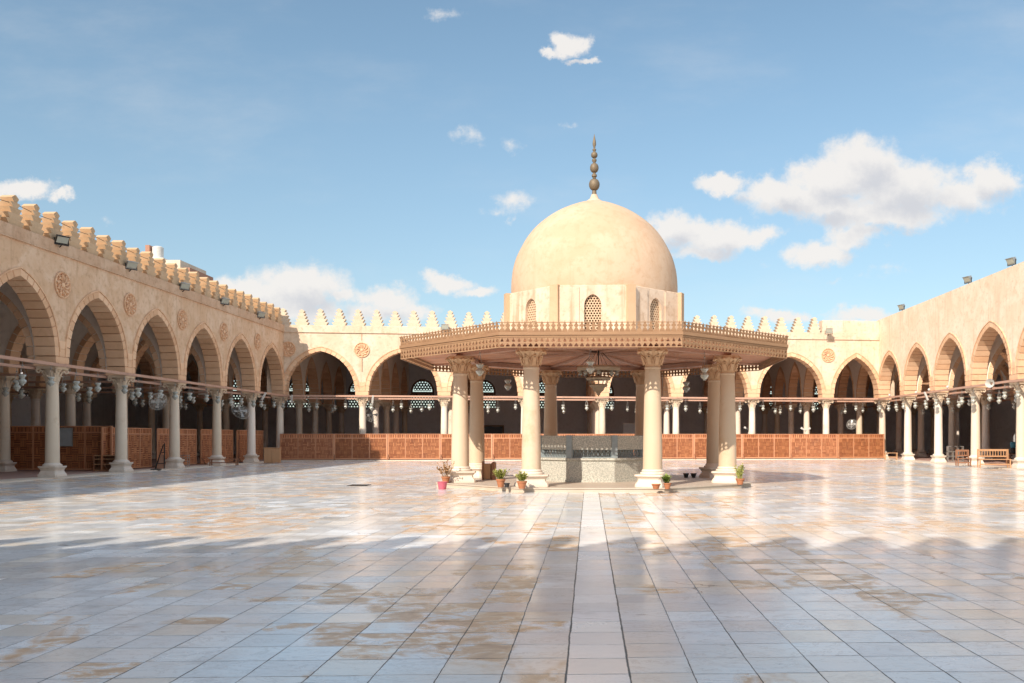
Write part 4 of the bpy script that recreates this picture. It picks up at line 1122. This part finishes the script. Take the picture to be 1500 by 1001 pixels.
# electric fans on poles
def fan(label, px, py, Y, rz, tilt, r=.42, pole=1):
    p = dpt(px, py, Y); t = thing('pedestal_fan', label, 'fan', (p.x, p.y, p.z), rz, 'cooling fans in the arcades')
    m = MB(); m.M = Matrix.Rotation(tilt, 4, 'X') @ Matrix.Rotation(PI/2, 4, 'X')
    for k in range(18):
        a = 2*PI*k/18; m.path([(.06*math.cos(a),.06*math.sin(a),.10),(r*.6*math.cos(a),r*.6*math.sin(a),.11),(r*math.cos(a),r*math.sin(a),.03),(r*.6*math.cos(a),r*.6*math.sin(a),-.06)], .0045, 3)
    for rr in (r, r*.6, r*.3):
        m.path([(rr*math.cos(2*PI*k/28), rr*math.sin(2*PI*k/28), .03 if rr == r else .11) for k in range(29)], .009, 4)
    m.build('cage', M_white, t)
    b = MB(); b.M = m.M
    for k in range(4):
        a = 2*PI*k/4; b.quad((.05*math.cos(a),.05*math.sin(a),.05),(r*.8*math.cos(a-.25),r*.8*math.sin(a-.25),.03),(r*.86*math.cos(a+.25),r*.86*math.sin(a+.25),.06),(.05*math.cos(a+1),.05*math.sin(a+1),.06))
    b.lathe([(.07,-.14),(.09,-.02),(.07,.09)], 10); b.build('blades', M_grey, t)
    s = MB(); s.tube((0,.12,-.05),(0,.16,-(p.z-FZ)+.03),.016,8); s.lathe([(.25,-(p.z-FZ)),(.25,-(p.z-FZ)+.03),(.03,-(p.z-FZ)+.06)], 16, 0, .16); s.build('stand', M_dark, t)
fan('round cage fan behind the second and third left columns', 231, 588, 42.5, .9, .35, .42)
fan('tilted round cage fan under the arch near the fourth left column', 352, 603, 54, .9, -.6, .55)
fan('round cage fan beside the second column of the far arcade', 545, 608, 62.8, .7, .0, .5)
fan('round fan on a stand under the last arch of the far arcade', 1248, 622, 66.5, -.6, -.3, .38)
# orbit fans (three white blades) near the sixth back bay
t = None
for px, py, lab in ((1097,630,'left'),(1180,631,'right')):
    p = dpt(px, py, 66.2); t = thing('bladed_fan', f'white three bladed fan seen above the far screens, {lab} of the pair', 'fan', (p.x, p.y, p.z), 0, 'bladed fans behind the far screens')
    m = MB()
    for k in range(3):
        a = 2*PI*k/3+.5; m.hexa([(.04*math.cos(a-.5),-.02,.04*math.sin(a-.5)),(.42*math.cos(a-.2),-.02,.42*math.sin(a-.2)),(.42*math.cos(a-.2),0,.42*math.sin(a-.2)),(.04*math.cos(a-.5),0,.04*math.sin(a-.5)),
                               (.04*math.cos(a+.5),-.02,.04*math.sin(a+.5)),(.42*math.cos(a+.2),-.02,.42*math.sin(a+.2)),(.42*math.cos(a+.2),0,.42*math.sin(a+.2)),(.04*math.cos(a+.5),0,.04*math.sin(a+.5))])
    m.build('blades', M_white, t)
    m = MB(); m.sphere((0,.02,0),.07,8,6); m.tube((0,.06,0),(0,.06,-(p.z-FZ)),.025,6); m.build('stand', M_grey, t)

# floodlights
def floodlight_meshes():
    h = MB(); h.hexa([(-.22,-.10,-.14),(.22,-.10,-.14),(.15,.12,-.09),(-.15,.12,-.09),(-.22,-.10,.14),(.22,-.10,.14),(.15,.12,.09),(-.15,.12,.09)])
    for k in range(4): h.box(-.14,.14,.11,.16,-.07+k*.045,-.055+k*.045)
    h.box(-.24,.24,-.125,-.10,.141,.165); h.box(-.24,.24,-.125,-.10,-.165,-.141)
    l = MB(); l.box(-.20,.20,-.108,-.1005,-.125,.125)
    b = MB(); b.box(-.26,-.24,-.02,.02,-.21,.02); b.box(.24,.26,-.02,.02,-.21,.02); b.box(-.26,.26,-.02,.02,-.24,-.21); b.tube((0,0,-.24),(0,.14,-.30),.02,6)
    return h.mesh('housing', M_grey), l.mesh('lens', M_lens), b.mesh('bracket', M_dark), h.mesh('housing', M_dark)
FL = floodlight_meshes()
def flood(label, p, rz, tilt, s=1.0, dark=False):
    t = thing('floodlight', label, 'floodlight', p, rz, 'floodlights on the wall tops'); t.scale = (s,s,s)
    h = link('housing', FL[3 if dark else 0], t); h.rotation_euler = (tilt,0,0); l = link('lens', FL[1], h); link('bracket', FL[2], t)
for px, py, lab in ((90,350,'nearest'),(192,387,'second'),(270,418,'third'),(329,440,'fourth'),(382,460,'farthest')):
    Xf = 20.62; Y = F*Xf/(CX-px); z = EYE+(HY-py)/F*Y
    flood(f'floodlight on the left battlements, the {lab} of the five there', (-Xf, Y, z), PI/2-.6, .6, 1.05, lab == 'nearest')
for px, py, lab in ((1482,378,'nearest'),(1418,407,'middle'),(1321,450,'farthest')):
    Xf = 21.8; Y = F*Xf/(px-CX); flood(f'floodlight on top of the plain right wall, the {lab} of three', (Xf, Y, 10.28+.42*1.1), -PI/2+.3, .55, 1.1)
p = dpt(1211, 486, 65.0); flood('floodlight at the right end of the far battlements', (p.x, p.y-.55, p.z), ang, .2, 1.1)
p = dpt(652, 479, 61.6); flood('floodlight on the far cornice just left of the pavilion canopy', (p.x, p.y, p.z), ang, .2, 1.1)
# globe lamps on the right tie beam
for i, (px, py) in enumerate(((1303,579),(1342,575),(1388,567),(1361,571))):
    Xf = 21.33; Y = F*Xf/(px-CX); z = EYE+(HY-py)/F*Y
    t = thing('globe_lamp', f'small white globe lamp on the right tie beam, {["farthest","second nearest","nearest","third nearest"][i] if i != 3 else "low one"} of the four', 'lamp', (Xf, Y, 4.50), 0, 'globe lamps on the right beam')
    t['label'] = ['farthest of four small white globe lamps standing on the right beam','second farthest of four small white globe lamps on the right beam','nearest of four small white globe lamps standing on the right beam','third farthest of four small white globe lamps on the right beam'][i]
    m = MB(); m.tube((0,0,0),(0,0,z-4.5-.08),.012,6); m.build('stem', M_grey, t)
    m = MB(); m.sphere((0,0,z-4.5),.085,12,8); m.build('globe', M_white, t, 60)
# horn loudspeaker
Xf = 21.25; Y = F*Xf/(1452-CX); z = EYE+(HY-562)/F*Y
t = thing('horn_loudspeaker', 'cream horn loudspeaker mounted on the right tie beam near the nearest columns', 'loudspeaker', (Xf, Y, z), .9)
m = MB(); m.M = Matrix.Rotation(-PI/2, 4, 'Y'); m.lathe([(.24,.30),(.21,.26),(.12,.12),(.07,-.05),(.06,-.10)], 20, cap=False); m.lathe([(.225,.29),(.11,.12),(.05,-.05)], 20, cap=False); m.build('horn', M_white, t, 50)
m = MB(); m.M = Matrix.Rotation(-PI/2, 4, 'Y'); m.lathe([(.075,-.10),(.09,-.12),(.09,-.26),(.06,-.28)], 14); m.build('driver', M_grey, t, 40)
m = MB(); m.box(-.02,.02,-.02,.02,-.28,-.04); m.box(-.12,.12,-.03,.03,-.30,-.28); m.build('bracket', M_dark, t)
# white tube speakers fixed by columns
for i, (side, lx, lab) in enumerate((('right', SR*2-.5, 'right arcade beam beside its third column'),('left', SL*11+.55,'left arcade beam near the far corner'),('back', xb[1]+.75,'far arcade beam beside its second column'),('back', .9,'far arcade beam near the left corner'))):
    x, y = side_pt(side, lx, -.58)
    t = thing('column_speaker', f'slim white column loudspeaker hung on the {lab}', 'loudspeaker', (x, y, 4.2), {'right':-PI/2,'left':PI/2,'back':ang}[side], 'column loudspeakers')
    m = MB(); m.M = Matrix.Rotation(.45, 4, 'X') @ Matrix.Rotation(.15,4,'Y'); m.box(-.06,.06,-.05,.05,-.28,.28); m.build('cabinet', M_white, t)
    m = MB(); m.tube((0,.05,.1),(0,.13,.16),.015,6); m.build('bracket', M_dark, t)

# pots and plants round the podium
def pot(m, r, h): m.lathe([(r*.62,0),(r*.95,h*.80),(r*1.08,h*.81),(r*1.08,h),(r*.92,h),(r*.9,h*.88)], 20, cap=False)
def potted(label, px, py, z, r, h, plant=None, mat=M_terra, cat='plant pot', leaf=M_leaf):
    p = gpt(px, py, z); t = thing('plant_pot', label, cat, (p.x, p.y, z), 0); r *= .88; h *= .9
    if plant: plant = (plant[0], plant[1]*.95, plant[2]*1.1, int(plant[3]*1.5))
    m = MB(); pot(m, r, h); m.lathe([(.001,0),(r*.62,.001)], 20, cap=False); m.build('pot', mat, t, 40)
    m = MB(); m.lathe([(.001,h*.86),(r*.91,h*.86)], 16, cap=False); m.build('soil', M_soil, t)
    if plant:
        f = MB(); kind, hp, sp_, n = plant
        for k in range(n):
            a = R.uniform(0,2*PI); tl = R.uniform(.3,1)*sp_; hh = R.uniform(.55,1)*hp
            b0 = Vector((R.uniform(-.5,.5)*r, R.uniform(-.5,.5)*r, h*.86)); tip = b0+Vector((math.cos(a)*tl, math.sin(a)*tl, hh))
            if kind == 'stem':
                f.path([b0, (b0+tip)/2+Vector((0,0,.04)), tip], .007, 4)
                for q in range(9):
                    c = b0.lerp(tip, R.uniform(.3,1)); d = Vector((R.uniform(-1,1),R.uniform(-1,1),R.uniform(-.2,1))).normalized()*R.uniform(.05,.09); s_ = d.orthogonal().normalized()*.02
                    f.quad(c, c+d*.5+s_, c+d, c+d*.5-s_)
            else:
                f.tube(b0, tip, .005, 4)
                for q in range(10):
                    c = b0.lerp(tip, R.uniform(.25,1)); d = Vector((R.uniform(-1,1),R.uniform(-1,1),R.uniform(-.1,.9))).normalized()*R.uniform(.06,.12); s_ = d.cross(Vector((0,0,1))).normalized()*R.uniform(.02,.035)
                    f.quad(c, c+d*.5+s_, c+d, c+d*.5-s_)
        f.build('foliage', leaf, t)
    return t
potted('terracotta pot with a dry leaning shrub beside the pink bucket', 653, 708, PZ, .16, .24, ('stem',.55,.28,14), cat='potted plant', leaf=M_dry)
potted('terracotta pot with a bushy green plant, left of the small black pot', 733.5, 714, PZ, .15, .27, ('leaf',.34,.20,26), cat='potted plant', leaf=M_leafy)
potted('small black plastic pot between two terracotta pots on the podium edge', 742.5, 714.5, PZ, .095, .15, None, M_black)
potted('terracotta pot with a spiky green plant at the foot of the front left column', 764.5, 716, PZ, .16, .24, ('leaf',.30,.16,22), cat='potted plant', leaf=M_leafy)
potted('low terracotta pot without a plant beside the front right column', 961, 716.5, PZ, .14, .16)
potted('terracotta pot with a small green plant right of the low bare pot', 977.5, 716.5, PZ, .12, .19, ('leaf',.26,.10,16), cat='potted plant')
potted('terracotta pot with a tall thin shrub at the right corner of the podium', 1084, 710, PZ, .15, .21, ('stem',.55,.12,14), cat='potted plant', leaf=M_leafy)
potted('left one of two black pots behind the fountain on the right', 1005, 700, PZ, .12, .18, None, M_black)
potted('right one of two black pots behind the fountain on the right', 1016, 700, PZ, .12, .18, None, M_black)
p = gpt(648, 717, 0); t = thing('bucket', 'pink plastic bucket on the paving at the left corner of the podium', 'bucket', (p.x, p.y, .0), 0)
m = MB(); m.lathe([(.001,.005),(.115,.0),(.15,.215),(.16,.22),(.16,.235),(.145,.235),(.11,.02),(.001,.02)], 24, cap=False); m.build('bucket_body', M_pink, t, 40)
m = MB(); m.path([(.155*math.cos(a), .0-.03*math.sin(a), .225-.12*math.sin(a)*.0-.0+(-.10*math.sin(a))) for a in [PI*k/10 for k in range(11)]], .005, 4); m.M = None; m.build('handle', M_white, t)
# wooden cabinet with round-headed end panel by the left rear pavilion column
p = gpt(716, 703, PZ); t = thing('wooden_stand', 'brown wooden stand with a round topped end board beside the left pavilion columns', 'stand', (p.x, p.y, PZ), 0)
m = MB(); m.box(-.16,.08,-.15,.15,.02,.56); m.build('box_body', M_lwood, t)
m = MB(); m.prism([(.11+.0,0),(.24,0),(.24,.56)]+[(.175+.065*math.cos(a), .56+.065*math.sin(a)) for a in [PI*k/8 for k in range(1,8)]]+[(.11,.56)], -.2, .2); m.build('end_board', M_bwood, t)
m = MB(); m.box(-.22,-.165,-.18,.18,0,.64); m.build('side_board', M_bwood, t)
# drain cover
p = gpt(526, 711.5, 0); t = thing('drain_cover', 'dark iron drain cover set in the paving left of the pavilion', 'drain cover', (p.x, p.y, .002), 0)
m = MB()
for k in range(9): m.box(-.30+k*.07, -.27+k*.07, -.28, .28, .0, .018)
m.box(-.33,.33,-.31,-.28,0,.02); m.box(-.33,.33,.28,.31,0,.02); m.build('grate', M_dark, t)
# cable slung along the left battlements
m = MB(); pts = []
for k in range(0, 60):
    y = y0l+20+k*.7; pts.append((XL+.25, y, TOP+.80+.03*math.sin(k*1.7)))
m.path(pts, .012, 4); tag(m.build('power_cable', M_dark), 'thin black cable strung along the left battlements', 'cable')

# apartment house peeping over the left wall
Yh = 118.0
def hx(px): return (px-CX)/F*Yh
def hz(py): return EYE+(HY-py)/F*Yh
t = thing('apartment_building', 'pale apartment block with a rooftop tank peeping over the left battlements', 'building', (hx(242), Yh, 0), 0)
cx0 = hx(242); zt = hz(381)
m = MB(); m.box(-2.8, 2.0, 0, 8, 0, zt); m.build('wall', M_apart, t)
m = MB(); m.box(2.0, 3.0, .6, 8, 0, zt-.9); m.build('side_wing', M_brick, t)
for k in range(6):
    for xx in (-2.2,-.6,1.0):
        m = MB(); m.box(xx-.35, xx+.35, -.05, .02, zt-3.2-k*3.1, zt-1.9-k*3.1); m.build('window', M_win, t)
m = MB(); m.box(-3.0, 1.0-1.4, .3, 3, zt+.0, zt+.35); m.build('roof_slab', M_roof, t)
m = MB(); m.box(-2.9, -2.35, .5, 2.2, zt+.35, zt+2.1); m.build('stair_hut', M_brick, t)
m = MB(); m.lathe([(.72,zt+.35),(.72,zt+1.9),(.5,zt+2.05),(.001,zt+2.1)], 20, -1.6, 1.3); m.build('water_tank', M_white, t, 40)
